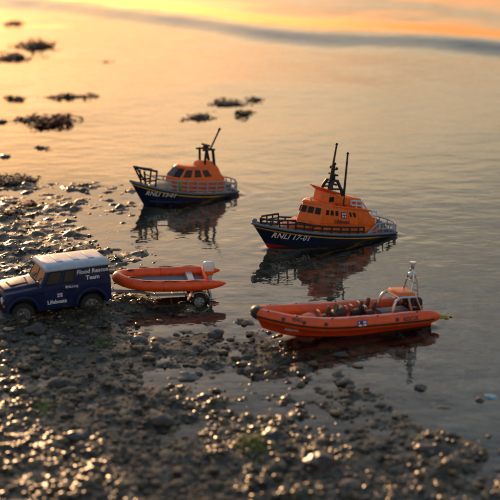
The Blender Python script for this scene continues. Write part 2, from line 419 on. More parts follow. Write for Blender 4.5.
def windows(q, spans, v0, v1, m, parent, frame=None, th=.02):
    for u0, u1 in spans:
        mb = MB(); mb.panel(q, u0, u1, v0, v1, th)
        wd = mb.build('window', m, parent)
        if frame:
            a = MB(); Q = [Vector(p) for p in q]; n = (Q[1]-Q[0]).cross(Q[3]-Q[0]).normalized()
            P = lambda u, v: Q[0]*(1-u)*(1-v)+Q[1]*u*(1-v)+Q[2]*u*v+Q[3]*(1-u)*v+n*.02
            a.tube([P(u0, v0), P(u1, v0), P(u1, v1), P(u0, v1)], .035, 6, closed=True); a.build('window_frame', frame, wd)

# ------------------------------------------------------------------ the larger all-weather lifeboat (middle right)
def severn():
    SC[0] = 1.125
    X, Y = 6.92, 118.5
    r = thing('lifeboat', 'larger orange and navy toy lifeboat numbered 17-01 with two tall black aerials', 'toy boat', (X, Y, -.22), 32, 'toy lifeboats standing in the shallow water', pitch=-4.0)
    hb = lambda t: 2.05*min(1, (1-t**3.2))**.72*(.90+.10*min(1, t*3))
    sh = lambda t: .80+.34*t+1.15*max(0, t-.15)**2.0*1.25
    hull = make_hull(r, 7.2, -6.5, hb, sh, .45, .75, [(.13, 'royal_paint'), (.27, 'navy_paint'), (.38, 'yellow_paint'), (1.9, 'navy_paint', 'red_paint')], 'deck_grey', .12, 'grey_blue')
    f = hull_side(hull)
    text_map('hull_number', 'RNLI 17-01', .66, lambda u, v: f(4.0-u, 1.02+v+.11*(-u)), 'ink_white', hull, shear=.25, spacing=1.05)
    # deckhouse: long side walls, pointed raked front
    SQ = {}
    zb = .75
    bot = [(3.1, 0, 1.5), (1.55, 1.5, 1.3), (-5.2, 1.45, zb), (-5.2, -1.45, zb), (1.55, -1.5, 1.3)]
    top = [(2.3, 0, 3.72), (1.15, 1.38, 3.60), (-3.6, 1.36, 2.80), (-3.6, -1.36, 2.80), (1.15, -1.38, 3.60)]
    mb = MB(); mb.frustum(bot, top); house = mb.build('deckhouse', 'orange_paint', r, .1)
    q = [bot[1], bot[2], top[2], top[1]]; q = [q[0], q[1], q[2], q[3]]
    windows(q, [(.075, .125), (.165, .215), (.26, .31), (.545, .575), (.62, .66)], .66, .84, 'window_dark', house, None, .05)
    flag(q, house, .37, .47, .58, .82)
    text_map('side_lettering', 'Lifeboats', .5, quad_fn(q, .08)(.37, .44), 'ink_dark', house)
    mb = MB(); mb.panel(q, .0, .86, .335, .35, .02); mb.build('rub_line', 'red_orange_hull', house)
    mb = MB(); mb.panel(q, .695, .765, .36, .9, .02); mb.build('side_door', 'orange_paint', house, .01)
    mb = MB(); mb.panel(q, .505, .512, .36, .97, .012); mb.build('seam', 'red_orange_hull', house)
    for sgn in (1, -1):
        qf = [bot[0], bot[1], top[1], top[0]] if sgn > 0 else [bot[4], bot[0], top[0], top[4]]
        windows(qf, [(.06, .27), (.35, .60), (.68, .92)], .64, .87, 'window_dark', house, None, .10)
    q2 = [bot[3], bot[4], top[4], top[3]]
    windows(q2, [(.3, .36), (.42, .48), (.56, .62), (.7, .76), (.84, .90)], .66, .84, 'window_dark', house)
    # roof brow over the windows
    mb = MB(); mb.frustum([(2.5, 0, 3.70), (1.25, 1.38, 3.60), (-.2, 1.36, 3.36), (-.2, -1.36, 3.36), (1.25, -1.38, 3.60)],
                          [(2.2, 0, 3.86), (1.05, 1.15, 3.78), (-.2, 1.2, 3.5), (-.2, -1.2, 3.5), (1.05, -1.15, 3.78)]); mb.build('roof_brow', 'orange_paint', house, .04)
    mb = MB(); mb.frustum([(.1, 1.48, 3.40), (-3.8, 1.46, 2.76), (-3.8, -1.46, 2.76), (.1, -1.48, 3.40)], [(.1, 1.46, 3.52), (-3.78, 1.44, 2.88), (-3.78, -1.44, 2.88), (.1, -1.46, 3.52)]); mb.build('boat_deck', 'orange_paint', house, .02)
    for x in (-.6, -1.5):
        mb = MB(); z = 3.5+.164*(x-.1); mb.box(x-.28, x+.28, 1.08, 1.36, z-.06, z+.2); mb.build('roof_locker', 'red_orange_hull', house, .03)
    # low trunk in front of the deckhouse
    mb = MB(); mb.frustum([(4.5, .5, 1.55), (2.2, 1.25, 1.25), (2.2, -1.25, 1.25), (4.5, -.5, 1.55)], [(4.0, .4, 1.95), (2.3, 1.05, 2.25), (2.3, -1.05, 2.25), (4.0, -.4, 1.95)])
    mb.build('fore_cabin', 'orange_paint', r, .12)
    # flying bridge with its flared front coaming
    mb = MB(); mb.frustum([(.95, .55, 3.6), (.55, 1.0, 3.55), (-2.6, .95, 2.95), (-2.6, -.95, 2.95), (.55, -1.0, 3.55), (.95, -.55, 3.6)],
                          [(.75, .6, 4.6), (.3, 1.05, 4.5), (-2.0, 1.0, 3.9), (-2.0, -1.0, 3.9), (.3, -1.05, 4.5), (.75, -.6, 4.6)])
    br = mb.build('flying_bridge', 'orange_paint', r, .06)
    mb = MB(); mb.frustum([(.8, .62, 4.62), (.3, 1.08, 4.5), (-.7, 1.08, 4.28), (-.7, -1.08, 4.28), (.3, -1.08, 4.5), (.8, -.62, 4.62)],
                          [(1.35, .7, 5.05), (.55, 1.25, 4.8), (-.7, 1.2, 4.45), (-.7, -1.2, 4.45), (.55, -1.25, 4.8), (1.35, -.7, 5.05)]); mb.build('wind_deflector', 'orange_paint', br, .03)
    mb = MB(); mb.frustum([(-2.3, .8, 3.0), (-3.6, .8, 2.8), (-3.6, -.8, 2.8), (-2.3, -.8, 3.0)], [(-2.3, .7, 3.9), (-3.2, .7, 3.75), (-3.2, -.7, 3.75), (-2.3, -.7, 3.9)]); mb.build('life_raft_housing', 'orange_paint', r, .08)
    mb = MB(); mb.frustum([(2.35, 1.55, 1.1), (-3.9, 1.58, .85), (-3.9, 1.2, .85), (2.35, 1.0, 1.1)], [(2.1, 1.5, 1.75), (-3.8, 1.5, 1.35), (-3.8, 1.2, 1.35), (2.1, 1.0, 1.75)])
    mb.frustum([(2.35, -1.0, 1.1), (-3.9, -1.2, .85), (-3.9, -1.58, .85), (2.35, -1.55, 1.1)], [(2.1, -1.0, 1.75), (-3.8, -1.2, 1.35), (-3.8, -1.5, 1.35), (2.1, -1.5, 1.75)]); mb.build('side_step', 'orange_paint', house, .04)
    mb = MB(); mb.frustum([(-3.4, 1.1, 1.0), (-4.9, 1.1, .8), (-4.9, -1.1, .8), (-3.4, -1.1, 1.0)], [(-3.5, 1.0, 2.35), (-4.5, 1.0, 2.15), (-4.5, -1.0, 2.15), (-3.5, -1.0, 2.35)]); mb.build('after_cabin', 'orange_paint', house, .05)
    for x, y in ((-1.0, -.45), (-1.9, -.5)):
        mb = MB(); mb.cyl((x, y-.32, 4.2+.27*(x+1)*1.0), (x, y+.32, 4.2+.27*(x+1)), .2, 14); mb.build('raft_canister', 'white_paint', br)
    mb = MB(); mb.cyl((1.75, .45, 3.78), (1.75, .45, 3.98), .07, 10); mb.ball((1.8, .45, 4.05), (.16, .14, .14), 'lamp_lens'); mb.build('search_light', 'rail_grey', house)
    for x in (1.5, 1.5):
        pass
    mb = MB(); mb.box(-.1, .35, 1.0, 1.07, 3.75, 4.15, 'window_dark'); mb.build('bridge_panel', 'window_dark', br)
    mb = MB(); mb.tube([(-4.75+.24*math.cos(a), 1.33+.02, 1.35+.24*math.sin(a)) for a in np.linspace(0, 2*math.pi, 14, endpoint=False)], .07, 6, closed=True); mb.build('life_ring', 'white_paint', house)
    # mast frame with radar, and two aerials
    mb = MB()
    for s in (1, -1):
        mb.tube([(.15, .62*s, 4.4), (-.1, .55*s, 4.95), (-.35, .42*s, 5.4)], .14, 8)
        mb.tube([(-1.35, .85*s, 3.3), (-1.05, .7*s, 4.6), (-.75, .42*s, 5.42)], .14, 8)
        mb.tube([(.1, .6*s, 4.75), (-1.15, .75*s, 4.7)], .08, 8)
    mb.box(-.85, -.25, -.5, .5, 5.3, 5.46); mb.box(-.5, -.34, -.85, .85, 5.05, 5.17)
    mb.tube([(-.6, 0, 5.4), (-.65, 0, 6.7)], .1, 8); mb.tube([(-.62, -.36, 6.3), (-.62, .36, 6.3)], .06, 6)
    mast = mb.build('mast_frame', 'black_plastic', r, .02)
    mb = MB(); mb.box(-.73, -.52, -.6, .6, 5.78, 5.93); mb.cyl((-.62, 0, 5.45), (-.62, 0, 5.8), .2, 14); mb.build('radar_scanner', 'black_plastic', mast, .03)
    mb = MB(); mb.ball((-.65, 0, 6.75), (.16, .16, .14)); mb.ball((-.62, .42, 6.42), .13); mb.ball((-.62, -.42, 6.42), .13); mb.build('mast_lamp', 'black_plastic', mast)
    for (a, b_) in (((-.1, .2, 4.6), (-.62, .15, 8.45)), ((-1.15, .95, 3.15), (-1.35, .8, 7.75))):
        mb = MB(); A, B = Vector(a), Vector(b_); mb.tube([A, A.lerp(B, .5), A.lerp(B, .97), B], [.12, .095, .085, .05], 8); mb.ball(B, .12); mb.build('aerial', 'black_plastic', r)
    # rails
    dz = lambda t: sh(t)-.1
    TX = lambda x: (x+6.5)/13.7
    def P(x, s, inset=.12): t = TX(x); return (x, s*max(hb(t)-inset, .03), dz(t))
    for s in (1, -1):
        xs = [3.8, 3.0, 2.2, 1.3, .4, -.5, -1.4, -2.3, -2.9]
        rail(r, [P(x, s) for x in xs], range(len(xs)), (.36, .72), 'black_plastic', .075, name='side_rail')
    xs = [3.7, 4.4, 5.1, 5.8]
    pth = [P(x, 1) for x in xs]+[(6.35, 0, dz(.94))]+[P(x, -1) for x in xs[::-1]]
    mb = MB()
    mb.tube([(p[0]+.1, p[1], 2.38+.02*p[0]) for p in pth], .085, 8); mb.tube([(p[0]+.1, p[1]*.97, 2.05+.02*p[0]) for p in pth], .06, 6)
    for p in pth: mb.tube([p, (p[0]+.1, p[1], 2.38+.02*p[0])], .07, 6)
    mb.build('bow_rail', 'black_plastic', r)
    mb = MB(); mb.tube([(1.9, 1.42, 1.9), (2.9, 1.2, 2.15), (3.9, .8, 2.3)], .05, 6); mb.tube([(1.9, 1.42, 1.9), (1.9, 1.42, 1.3)], .05, 6); mb.build('hand_rail', 'black_plastic', r)
    # fittings on the foredeck
    mb = MB(); mb.box(4.9, 5.25, -.25, .25, 1.55, 1.95, 'yellow_paint'); mb.box(4.55, 4.8, .3, .75, 1.5, 1.9, 'grey_blue'); mb.cyl((5.7, 0, 1.6), (5.7, 0, 2.0), .14, 12, 'silver'); mb.cyl((5.1, .55, 1.55), (5.1, .55, 1.85), .12, 12, 'grey_blue')
    mb.build('windlass', 'grey_blue', r, .04)
    mb = MB(); mb.ball((7.0, 0, 2.4), (.25, .12, .16)); mb.build('stem_fairlead', 'grey_blue', r)
    # white stair rails on the after roof, grey rails at the stern
    for s in (1, -1):
        pts = [(-1.9, 1.02*s, 3.72), (-3.1, 1.02*s, 3.55), (-3.75, 1.05*s, 2.75), (-4.7, 1.1*s, 2.6)]
        mb = MB()
        mb.tube(pts, .085, 8, 'rail_white'); mb.tube([(p[0], p[1], p[2]-.36) for p in pts], .07, 6, 'rail_white')
        for x, z0, z1 in ((-1.9, 3.0, 3.72), (-2.5, 2.95, 3.63), (-3.1, 2.85, 3.55), (-3.75, 2.1, 2.75), (-4.2, 1.6, 2.68), (-4.7, 1.5, 2.6)): mb.tube([(x, 1.05*s, z0), (x, 1.05*s, z1)], .07, 6, 'rail_white')
        mb.build('stair_rail', 'rail_white', r)
        xs = [-3.3, -3.7, -4.3, -5.0, -5.7, -6.35]; pt = [P(x, s) for x in xs]; hh = [.15, .45, .95, 1.0, .9, .75]
        mb = MB()
        mb.tube([(p[0], p[1], p[2]+h) for p, h in zip(pt, hh)], .075, 8); mb.tube([(p[0], p[1], p[2]+h*.5) for p, h in zip(pt, hh)], .055, 6)
        for p, h in list(zip(pt, hh))[1:]: mb.tube([p, (p[0], p[1], p[2]+h)], .06, 6)
        mb.build('stern_rail', 'rail_grey', r)
    mb = MB(); pt = [(-6.4, -1.75, .8), (-6.75, -1.0, .8), (-6.85, 0, .8), (-6.75, 1.0, .8), (-6.4, 1.75, .8)]
    for h in (.35, .75): mb.tube([(p[0], p[1], p[2]+h) for p in pt], .06, 6)
    for p in pt: mb.tube([(p[0], p[1], .6), (p[0], p[1], p[2]+.75)], .06, 6)
    mb.build('transom_rail', 'rail_grey', r)
    mb = MB(); mb.frustum([(-5.1, 1.1, .7), (-6.2, 1.0, .7), (-6.2, -1.0, .7), (-5.1, -1.1, .7)], [(-5.1, .9, 1.9), (-6.0, .8, 1.35), (-6.0, -.8, 1.35), (-5.1, -.9, 1.9)]); mb.build('stern_locker', 'deck_grey', r, .08)
    SC[0] = 1.0
severn()

# ------------------------------------------------------------------ the smaller all-weather lifeboat (upper left)
def shannon():
    SC[0] = 1.09
    r = thing('lifeboat', 'smaller orange and navy toy lifeboat numbered 13-01 with open grey side rails', 'toy boat', (-7.07, 135.1, -.36), 35, 'toy lifeboats standing in the shallow water', pitch=-2.6)
    hb = lambda t: 1.75*min(1, (1-t**3.0))**.70*(.88+.12*min(1, t*3))
    sh = lambda t: .88+.22*t+1.75*max(0, t-.1)**2.3*1.15
    hull = make_hull(r, 6.25, -5.4, hb, sh, .45, .62, [(.26, 'navy_paint'), (.38, 'yellow_paint'), (1.75, 'navy_paint', 'royal_paint')], 'deck_cream', .14, 'grey_blue')
    f = hull_side(hull)
    text_map('hull_number', 'RNLI 13-01', .60, lambda u, v: f(3.35-u, 1.28+v-.13*u), 'ink_white', hull, shear=.3, spacing=1.05)
    mb = MB(); pts = [f(x, .35+.16*max(0, x-1)**1.0*.5) for x in np.linspace(4.3, -4.8, 24)]
    mb.tube(pts, .05, 6); mb.build('waterline_stripe', 'royal_paint', hull)
    bot = [(2.0, .55, 1.35), (1.5, 1.28, 1.3), (-4.1, 1.25, 1.0), (-4.1, -1.25, 1.0), (1.5, -1.28, 1.3), (2.0, -.55, 1.35)]
    mid = [(1.9, .52, 2.75), (1.35, 1.2, 2.7), (-3.9, 1.15, 2.45), (-3.9, -1.15, 2.45), (1.35, -1.2, 2.7), (1.9, -.52, 2.75)]
    top = [(.95, .42, 3.72), (.55, 1.0, 3.65), (-2.6, .98, 3.35), (-2.6, -.98, 3.35), (.55, -1.0, 3.65), (.95, -.42, 3.72)]
    mb = MB(); mb.rings([bot, mid, top]); house = mb.build('deckhouse', 'orange_paint', r, .06)
    q = [mid[1], mid[2], top[2], top[1]]
    windows(q, [(.06, .235), (.33, .48), (.57, .72)], .10, .78, 'window_blue', house, 'black_plastic')
    windows([mid[3], mid[4], top[4], top[3]], [(.22, .40), (.48, .66), (.76, .94)], .10, .78, 'window_blue', house, 'black_plastic')
    windows([mid[0], mid[1], top[1], top[0]], [(.1, .88)], .1, .84, 'window_blue', house, 'black_plastic')
    windows([mid[4], mid[5], top[5], top[4]], [(.12, .9)], .1, .84, 'window_blue', house, 'black_plastic')
    windows([mid[5], mid[0], top[0], top[5]], [(.06, .94)], .1, .84, 'window_blue', house, 'black_plastic')
    mb = MB(); mb.frustum([(1.1, .46, 3.70), (.65, 1.08, 3.63), (-2.6, 1.04, 3.32), (-2.6, -1.04, 3.32), (.65, -1.08, 3.63), (1.1, -.46, 3.70)],
                          [(.8, .4, 3.86), (.45, .85, 3.80), (-2.5, .8, 3.5), (-2.5, -.8, 3.5), (.45, -.85, 3.80), (.8, -.4, 3.86)]); mb.build('roof', 'orange_paint', house, .05)
    mb = MB(); mb.rings([[(-1.2, .55, 3.55), (-1.2, -.55, 3.55), (-4.1, -.85, 2.0), (-4.1, .85, 2.0)], [(-1.35, .5, 3.95), (-1.35, -.5, 3.95), (-3.5, -.6, 3.3), (-3.5, .6, 3.3)], [(-1.6, .42, 4.12), (-1.6, -.42, 4.12), (-3.0, -.5, 3.95), (-3.0, .5, 3.95)]])
    mb.build('upper_console', 'orange_paint', r, .05)
    qq = [(-2.9, 1.24, 2.0), (-3.9, 1.22, 2.0), (-3.8, 1.1, 2.75), (-3.0, 1.1, 2.8)]
    mb = MB(); mb.frustum([(4.4, .45, 1.75), (1.9, 1.05, 1.4), (1.9, -1.05, 1.4), (4.4, -.45, 1.75)], [(3.9, .35, 2.1), (2.0, .85, 2.35), (2.0, -.85, 2.35), (3.9, -.35, 2.1)]); mb.build('fore_cabin', 'deck_cream', r, .12)
    # mast bracket, radar, raked aerial
    mb = MB()
    for s in (.62, -.62):
        mb.tube([(-1.95, s*.7, 3.7), (-2.0, s, 5.15)], .13, 8); mb.tube([(-3.1, s*.7, 3.6), (-2.75, s, 5.2)], .15, 8); mb.tube([(-1.6, s, 5.18), (-3.0, s, 5.18)], .09, 8)
    mb.tube([(-2.1, -.8, 5.2), (-2.1, .8, 5.2)], .09, 8); mb.tube([(-2.75, -.8, 5.2), (-2.75, .8, 5.2)], .09, 8)
    mast = mb.build('mast_frame', 'black_plastic', r)
    mb = MB(); mb.cyl((-2.3, 0, 5.2), (-2.3, 0, 5.5), .28, 14); mb.box(-2.45, -2.2, -.65, .65, 5.5, 5.68); mb.build('radar_scanner', 'black_plastic', mast, .03)
    mb = MB(); A, B = Vector((-2.75, .2, 5.2)), Vector((-3.75, .2, 7.1)); mb.tube([A, A.lerp(B, .8), B], [.1, .09, .12], 8); mb.ball(B, .15); mb.build('aerial', 'black_plastic', r)
    # guard rails along each side and round the stern
    TX = lambda x: (x+5.4)/11.65
    def P(x, s): t = TX(x); return (x, s*max(hb(t)-.1, .03), sh(t)-.1)
    for s in (1, -1):
        xs = [2.6, 1.7, .6, -.5, -1.6, -2.7, -3.7]; pt = [P(x, s) for x in xs]; mb = MB()
        for h in (.42, .84, 1.26): mb.tube([(p[0], p[1]*.985, p[2]+h-(.04*max(0, p[0])*h)) for p in pt], .075, 6)
        for p in pt: mb.tube([p, (p[0], p[1]*.985, p[2]+1.26-(.04*max(0, p[0])*1.26))], .075, 6)
        mb.build('side_rail', 'rail_grey', r)
        mb = MB(); a = P(2.6, s); mb.tube([(2.6, a[1]*.985, a[2]+1.15), (3.5, s*1.05, 2.75), (4.3, s*.75, 3.1)], .06, 6); mb.build('fore_rail', 'rail_grey', r)
    pt = [P(-3.8, 1), P(-4.5, 1), P(-5.2, 1), (-5.45, .8, .95), (-5.5, 0, .95), (-5.45, -.8, .95), P(-5.2, -1), P(-4.5, -1), P(-3.8, -1)]
    rail(r, pt, range(len(pt)), (.5, 1.0), 'rail_grey', .07, name='stern_rail')
    # black anchor frame above the foredeck, overhanging the stem
    mb = MB()
    for s in (.55, -.55):
        mb.tube([(3.75, s, 1.9), (3.6, s, 3.45)], .09, 8); mb.tube([(4.75, s*.8, 2.0), (4.95, s*.8, 3.6)], .1, 8); mb.tube([(3.55, s, 3.5), (4.9, s*.8, 3.78), (5.75, s*.4, 4.02)], .095, 8)
        mb.tube([(5.7, s*.4, 4.0), (4.85, s*.8, 2.6), (3.75, s, 2.6)], .09, 8)
    mb.tube([(3.6, -.55, 3.45), (3.6, .55, 3.45)], .11, 8); mb.tube([(5.7, -.25, 4.0), (5.7, .25, 4.0)], .12, 8); mb.tube([(4.9, -.44, 3.75), (4.9, .44, 3.75)], .1, 8)
    mb.build('bow_frame', 'black_plastic', r)
    mb = MB(); mb.box(4.4, 4.75, -.22, .22, 1.8, 2.25); mb.cyl((5.2, 0, 1.95), (5.2, 0, 2.35), .12, 12); mb.build('windlass', 'grey_blue', r, .04)
    p = P(1.45, 1); mb = MB(); mb.ball((p[0], p[1]+.08, p[2]+.75), (.16, .1, .42)); mb.build('fender', 'green_paint', r)
    mb = MB(); mb.box(-5.0, -4.3, -.8, .8, 1.0, 1.5); mb.build('stern_locker', 'deck_grey', r, .06)
    SC[0] = 1.0
shannon()

# ------------------------------------------------------------------ rigid inflatable (lower right)
def smooth_path(pts, n):
    P = [Vector(p) for p in pts]; out = []
    for i in range(len(P)-1):
        a, b, c, d = P[max(i-1, 0)], P[i], P[i+1], P[min(i+2, len(P)-1)]
        for k in range(n):
            t = k/n; out.append(.5*((2*b)+(c-a)*t+(2*a-5*b+4*c-d)*t*t+(3*b-a-3*c+d)*t**3))
    out.append(P[-1]); return out
def rib():
    SC[0] = 1.0
    r = thing('rigid_inflatable_boat', 'long open orange toy rigid inflatable with black seats and silver lamp mast', 'toy boat', (7.1, 92.6, .05), 23, pitch=-1.8)
    half = [(-7.35, 1.75, 1.0), (-6.2, 1.78, 1.02), (-4, 1.82, 1.05), (-1, 1.85, 1.12), (2, 1.82, 1.25), (4.2, 1.55, 1.52), (6.0, .95, 1.88), (7.0, .38, 2.1)]
    path = smooth_path(half+[(7.2, 0, 2.15)]+[(p[0], -p[1], p[2]) for p in half[::-1]], 4)
    rad = []
    for i, p in enumerate(path):
        e = min(i, len(path)-1-i); base = .57-.12*max(0, (p.x-3)/4.5)
        rad.append(base*(1 if e > 4 else (.28, .5, .72, .88, .97)[e]))
    mb = MB(); mb.tube(path, rad, 18); tube = mb.build('inflatable_tube', 'orange_rubber', r, ang=60)
    # black rubbing strake and the pale lifeline along the top
    def outer(path, rad, du, dz):
        o = []
        for i, p in enumerate(path):
            t = (path[min(i+1, len(path)-1)]-path[max(i-1, 0)]); n = Vector((t.y, -t.x, 0)).normalized()
            if n.dot(Vector((p.x-(-1), p.y, 0))) < 0: n = -n
            if abs(p.x) < 6.5 and n.y*p.y < 0: n = -n
            o.append(p+n*rad[i]*du+Vector((0, 0, rad[i]*dz)))
        return o
    mb = MB(); mb.tube(outer(path, rad, .99, -.12)[3:-3], .075, 6); mb.build('rubbing_strake', 'black_plastic', tube)
    mb = MB(); L = outer(path, rad, .25, .98)[6:-6]
    mb.tube([p+Vector((0, 0, .03*math.sin(i*1.1))) for i, p in enumerate(L)], .035, 6); mb.build('lifeline', 'rail_white', tube)
    for k in range(0, len(L), 5):
        mb = MB(); mb.ball(L[k], (.1, .1, .05)); mb.build('rope_patch', 'ink_dark', tube)
    fo = outer(path, rad, .92, .38)
    for i in (9, 13, 17, 20, 23, len(path)-24, len(path)-21, len(path)-18, len(path)-14, len(path)-10):
        p = fo[i]; q = path[i]; n = (p-q).normalized()
        mb = MB(); mb.cyl(p-n*.05, p+n*.06, .14, 12); mb.build('valve', 'ink_dark', tube)
    mb = MB(); np_ = [i for i, p in enumerate(path) if p.x > 7.0]
    mb.tube([path[i]+Vector((0, 0, .03)) for i in np_], [rad[i]+.035 for i in np_], 18); mb.build('nose_patch', 'black_plastic', tube, ang=60)
    # rigid hull under the tube
    mb = MB(); rs = []
    for k in range(22):
        t = k/21; x = -6.8+13.9*t; h = 1.72*(1-t**3.4)**.75; zt = 1.0+.95*max(0, t-.45)**1.6*1.55; zk = -.45*(1-t**4)+zt*.62*t**6
        c = max(h*.86, .03); xx = x; zc = -.02+.85*zt*t**3*.72
        rk = .55*t**4; rs.append([(xx, max(h, .03), zt), (xx-rk*(zt-zc), c, zc), (xx-rk*1.3*(zt-zk), .02, zk), (xx-rk*(zt-zc), -c, zc), (xx, -max(h, .03), zt)])
    V = mb.rings(rs, 'red_orange_hull'); hull = mb.build('hull', 'red_orange_hull', r)
    f = hull_side(hull); ft = hull_side(tube)
    text_map('hull_lettering', 'Atlantic', .34, lambda u, v: f(4.75-u, .86+v-.14*u), 'ink_white', hull)
    text_map('tube_lettering', 'RNLI', .34, lambda u, v: ft(4.78-u, 1.90+v-.12*u), 'ink_dark', tube)
    text_map('tube_lettering', 'RESCUE', .38, lambda u, v: ft(-4.5-u, 1.22+v), 'ink_dark', tube)
    flagq = [ft(.1, 1.05), ft(-.75, 1.05), ft(-.75, 1.5), ft(.1, 1.5)]; flag(flagq, tube, 0, 1, 0, 1)
    mb = MB(); q = [(x, y, .78+.04*max(0, x)**1.3) for x, y in ((-6.6, 1.35), (-3, 1.4), (1, 1.4), (4, 1.05), (5.6, .4))]
    T = q+[(p[0], -p[1], p[2]) for p in q[::-1]]; mb.frustum([(p[0], p[1], p[2]-.25) for p in T], T); mb.build('floor', 'red_orange_hull', r)
    mb = MB(); mb.rings([[(3.0+.45*math.cos(a)*s_, .45*math.sin(a)*s_, z) for a in np.linspace(0, 2*math.pi, 12, endpoint=False)] for s_, z in ((1.6, .85), (1.5, 1.25), (1.1, 1.55), (.5, 1.65))]); mb.build('bow_locker', 'orange_rubber', r, ang=60)
    mb = MB(); mb.tube([(3.6, .9, .9), (3.9, .5, 1.5), (3.9, -.5, 1.5), (3.6, -.9, .9)], .05, 6); mb.build('tow_frame', 'rail_grey', r)
    # helm console and jockey seats
    mb = MB(); mb.rings([[(1.1, .45, .8), (-.1, .45, .8), (-.1, -.45, .8), (1.1, -.45, .8)], [(1.0, .4, 1.5), (.0, .4, 1.7), (.0, -.4, 1.7), (1.0, -.4, 1.5)], [(.75, .3, 1.75), (.15, .35, 2.0), (.15, -.35, 2.0), (.75, -.3, 1.75)]])
    con = mb.build('helm_console', 'seat_black', r, .06)
    mb = MB(); q = [(.8, .34, 1.75), (.8, -.34, 1.75), (.55, -.34, 2.1), (.55, .34, 2.1)]; mb.frustum([(.85, .33, 1.72), (.85, -.33, 1.72), (.77, -.33, 1.7), (.77, .33, 1.7)], [(.62, .3, 2.2), (.62, -.3, 2.2), (.56, -.3, 2.2), (.56, .3, 2.2)]); mb.build('windscreen', 'window_dark', con)
    w_ = MB(); w_.tube([(-.12+.0, .22*math.cos(a), 1.75+.22*math.sin(a)) for a in np.linspace(0, 2*math.pi, 14, endpoint=False)], .035, 6, closed=True); w_.build('steering_wheel', 'silver', con)
    for (x, y) in ((2.0, .45), (-1.0, .0), (-1.9, .55), (-1.9, -.55)):
        mb = MB(); mb.frustum([(x+.45, y+.26, .8), (x-.4, y+.26, .8), (x-.4, y-.26, .8), (x+.45, y-.26, .8)], [(x+.35, y+.2, 1.6), (x-.4, y+.22, 1.65), (x-.4, y-.22, 1.65), (x+.35, y-.2, 1.6)])
        st = mb.build('jockey_seat', 'seat_black', r, .08)
        mb = MB(); mb.frustum([(x-.25, y+.22, 1.6), (x-.42, y+.22, 1.6), (x-.42, y-.22, 1.6), (x-.25, y-.22, 1.6)], [(x-.4, y+.2, 2.25), (x-.54, y+.2, 2.25), (x-.54, y-.2, 2.25), (x-.4, y-.2, 2.25)]); mb.build('backrest', 'seat_black', st, .06)
        mb = MB(); mb.tube([(x+.3, y+.2, 1.58), (x+.42, y+.2, 2.0), (x+.42, y-.2, 2.0), (x+.3, y-.2, 1.58)], .05, 6); mb.build('grab_bar', 'silver', st)
    class MB2(MB):
        def build(s, *k, **kw):
            for v in s.b.verts: v.co.x -= .35; v.co.z += .12 if v.co.z > 1.2 else 0
            return MB.build(s, *k, **kw)
    # after frame: orange roll-over bag on a silver arch, with the lamp mast
    mb = MB2()
    for s in (1, -1):
        mb.tube(smooth_path([(-3.1, 1.15*s, .9), (-3.35, 1.1*s, 1.9), (-3.9, 1.0*s, 2.35), (-5.3, .95*s, 2.3)], 4), .11, 8); mb.tube([(-4.6, .98*s, 2.3), (-5.05, 1.1*s, .9)], .1, 8); mb.tube([(-5.3, .95*s, 2.3), (-5.9, 1.0*s, 1.1)], .09, 8)
    for x, z in ((-3.9, 2.35), (-5.2, 2.3)): mb.tube([(x, 1.0, z), (x, -1.0, z)], .09, 8)
    arch = mb.build('arch_frame', 'silver', r)
    mb = MB2(); mb.frustum([(-3.75, .95, 2.42), (-5.35, .95, 2.36), (-5.35, -.95, 2.36), (-3.75, -.95, 2.42)], [(-3.9, .8, 2.72), (-5.25, .8, 2.62), (-5.25, -.8, 2.62), (-3.9, -.8, 2.72)]); mb.build('righting_bag', 'orange_paint', arch, .1)
    mb = MB2()
    for s in (1, -1):
        mb.tube([(-5.0, .62*s, 2.35), (-5.3, .42*s, 3.7), (-5.38, .3*s, 4.15), (-5.4, 0, 4.35)], .075, 8); mb.tube([(-5.75, .55*s, 1.9), (-5.7, .38*s, 3.2), (-5.4, .3*s, 4.1)], .06, 8)
    for z in (2.9, 3.45): mb.tube([(-5.15, .52, z), (-5.15, -.52, z)], .05, 6); mb.tube([(-5.15, .5, z), (-5.72, .45, z-.3)], .045, 6)
    mast = mb.build('lamp_mast', 'silver', arch)
    mb = MB2(); mb.ball((-5.42, 0, 3.85), (.34, .34, .26), 'lamp_lens'); mb.cyl((-5.42, 0, 3.5), (-5.42, 0, 3.75), .2, 12, 'silver'); mb.build('radar_dome', 'lamp_lens', mast)
    mb = MB2(); mb.cyl((-5.42, 0, 4.3), (-5.42, 0, 4.7), .13, 12); mb.cyl((-5.42, 0, 4.7), (-5.42, 0, 4.85), .26, 14, 'lamp_lens'); mb.build('masthead_lamp', 'silver', mast, .02)
    for s in (.5, -.5):
        mb = MB(); mb.rings([[(-5.9+a*k, s+b*k, z) for a, b in ((.45, .3), (-.5, .3), (-.6, 0), (-.5, -.3), (.45, -.3), (.5, 0))] for k, z in ((.85, .95), (1, 1.3), (1, 1.75), (.9, 2.1), (.6, 2.25))])
        en = mb.build('outboard_engine', 'black_plastic', r, .05)
        mb = MB(); mb.frustum([(-5.44, s+.31, 1.42), (-6.42, s+.31, 1.42), (-6.42, s-.31, 1.42), (-5.44, s-.31, 1.42)], [(-5.44, s+.32, 1.62), (-6.44, s+.32, 1.62), (-6.44, s-.32, 1.62), (-5.44, s-.32, 1.62)]); mb.build('engine_band', 'silver', en, .02)
        mb = MB(); mb.frustum([(-6.2, s+.1, -.5), (-6.6, s+.1, -.5), (-6.6, s-.1, -.5), (-6.2, s-.1, -.5)], [(-6.0, s+.18, 1.0), (-6.5, s+.18, 1.0), (-6.5, s-.18, 1.0), (-6.0, s-.18, 1.0)]); mb.build('engine_leg', 'black_plastic', en, .04)
    mb = MB(); mb.box(-5.4, -3.0, -.5, .5, .8, 1.35); mb.build('engine_well', 'deck_grey', r, .06)
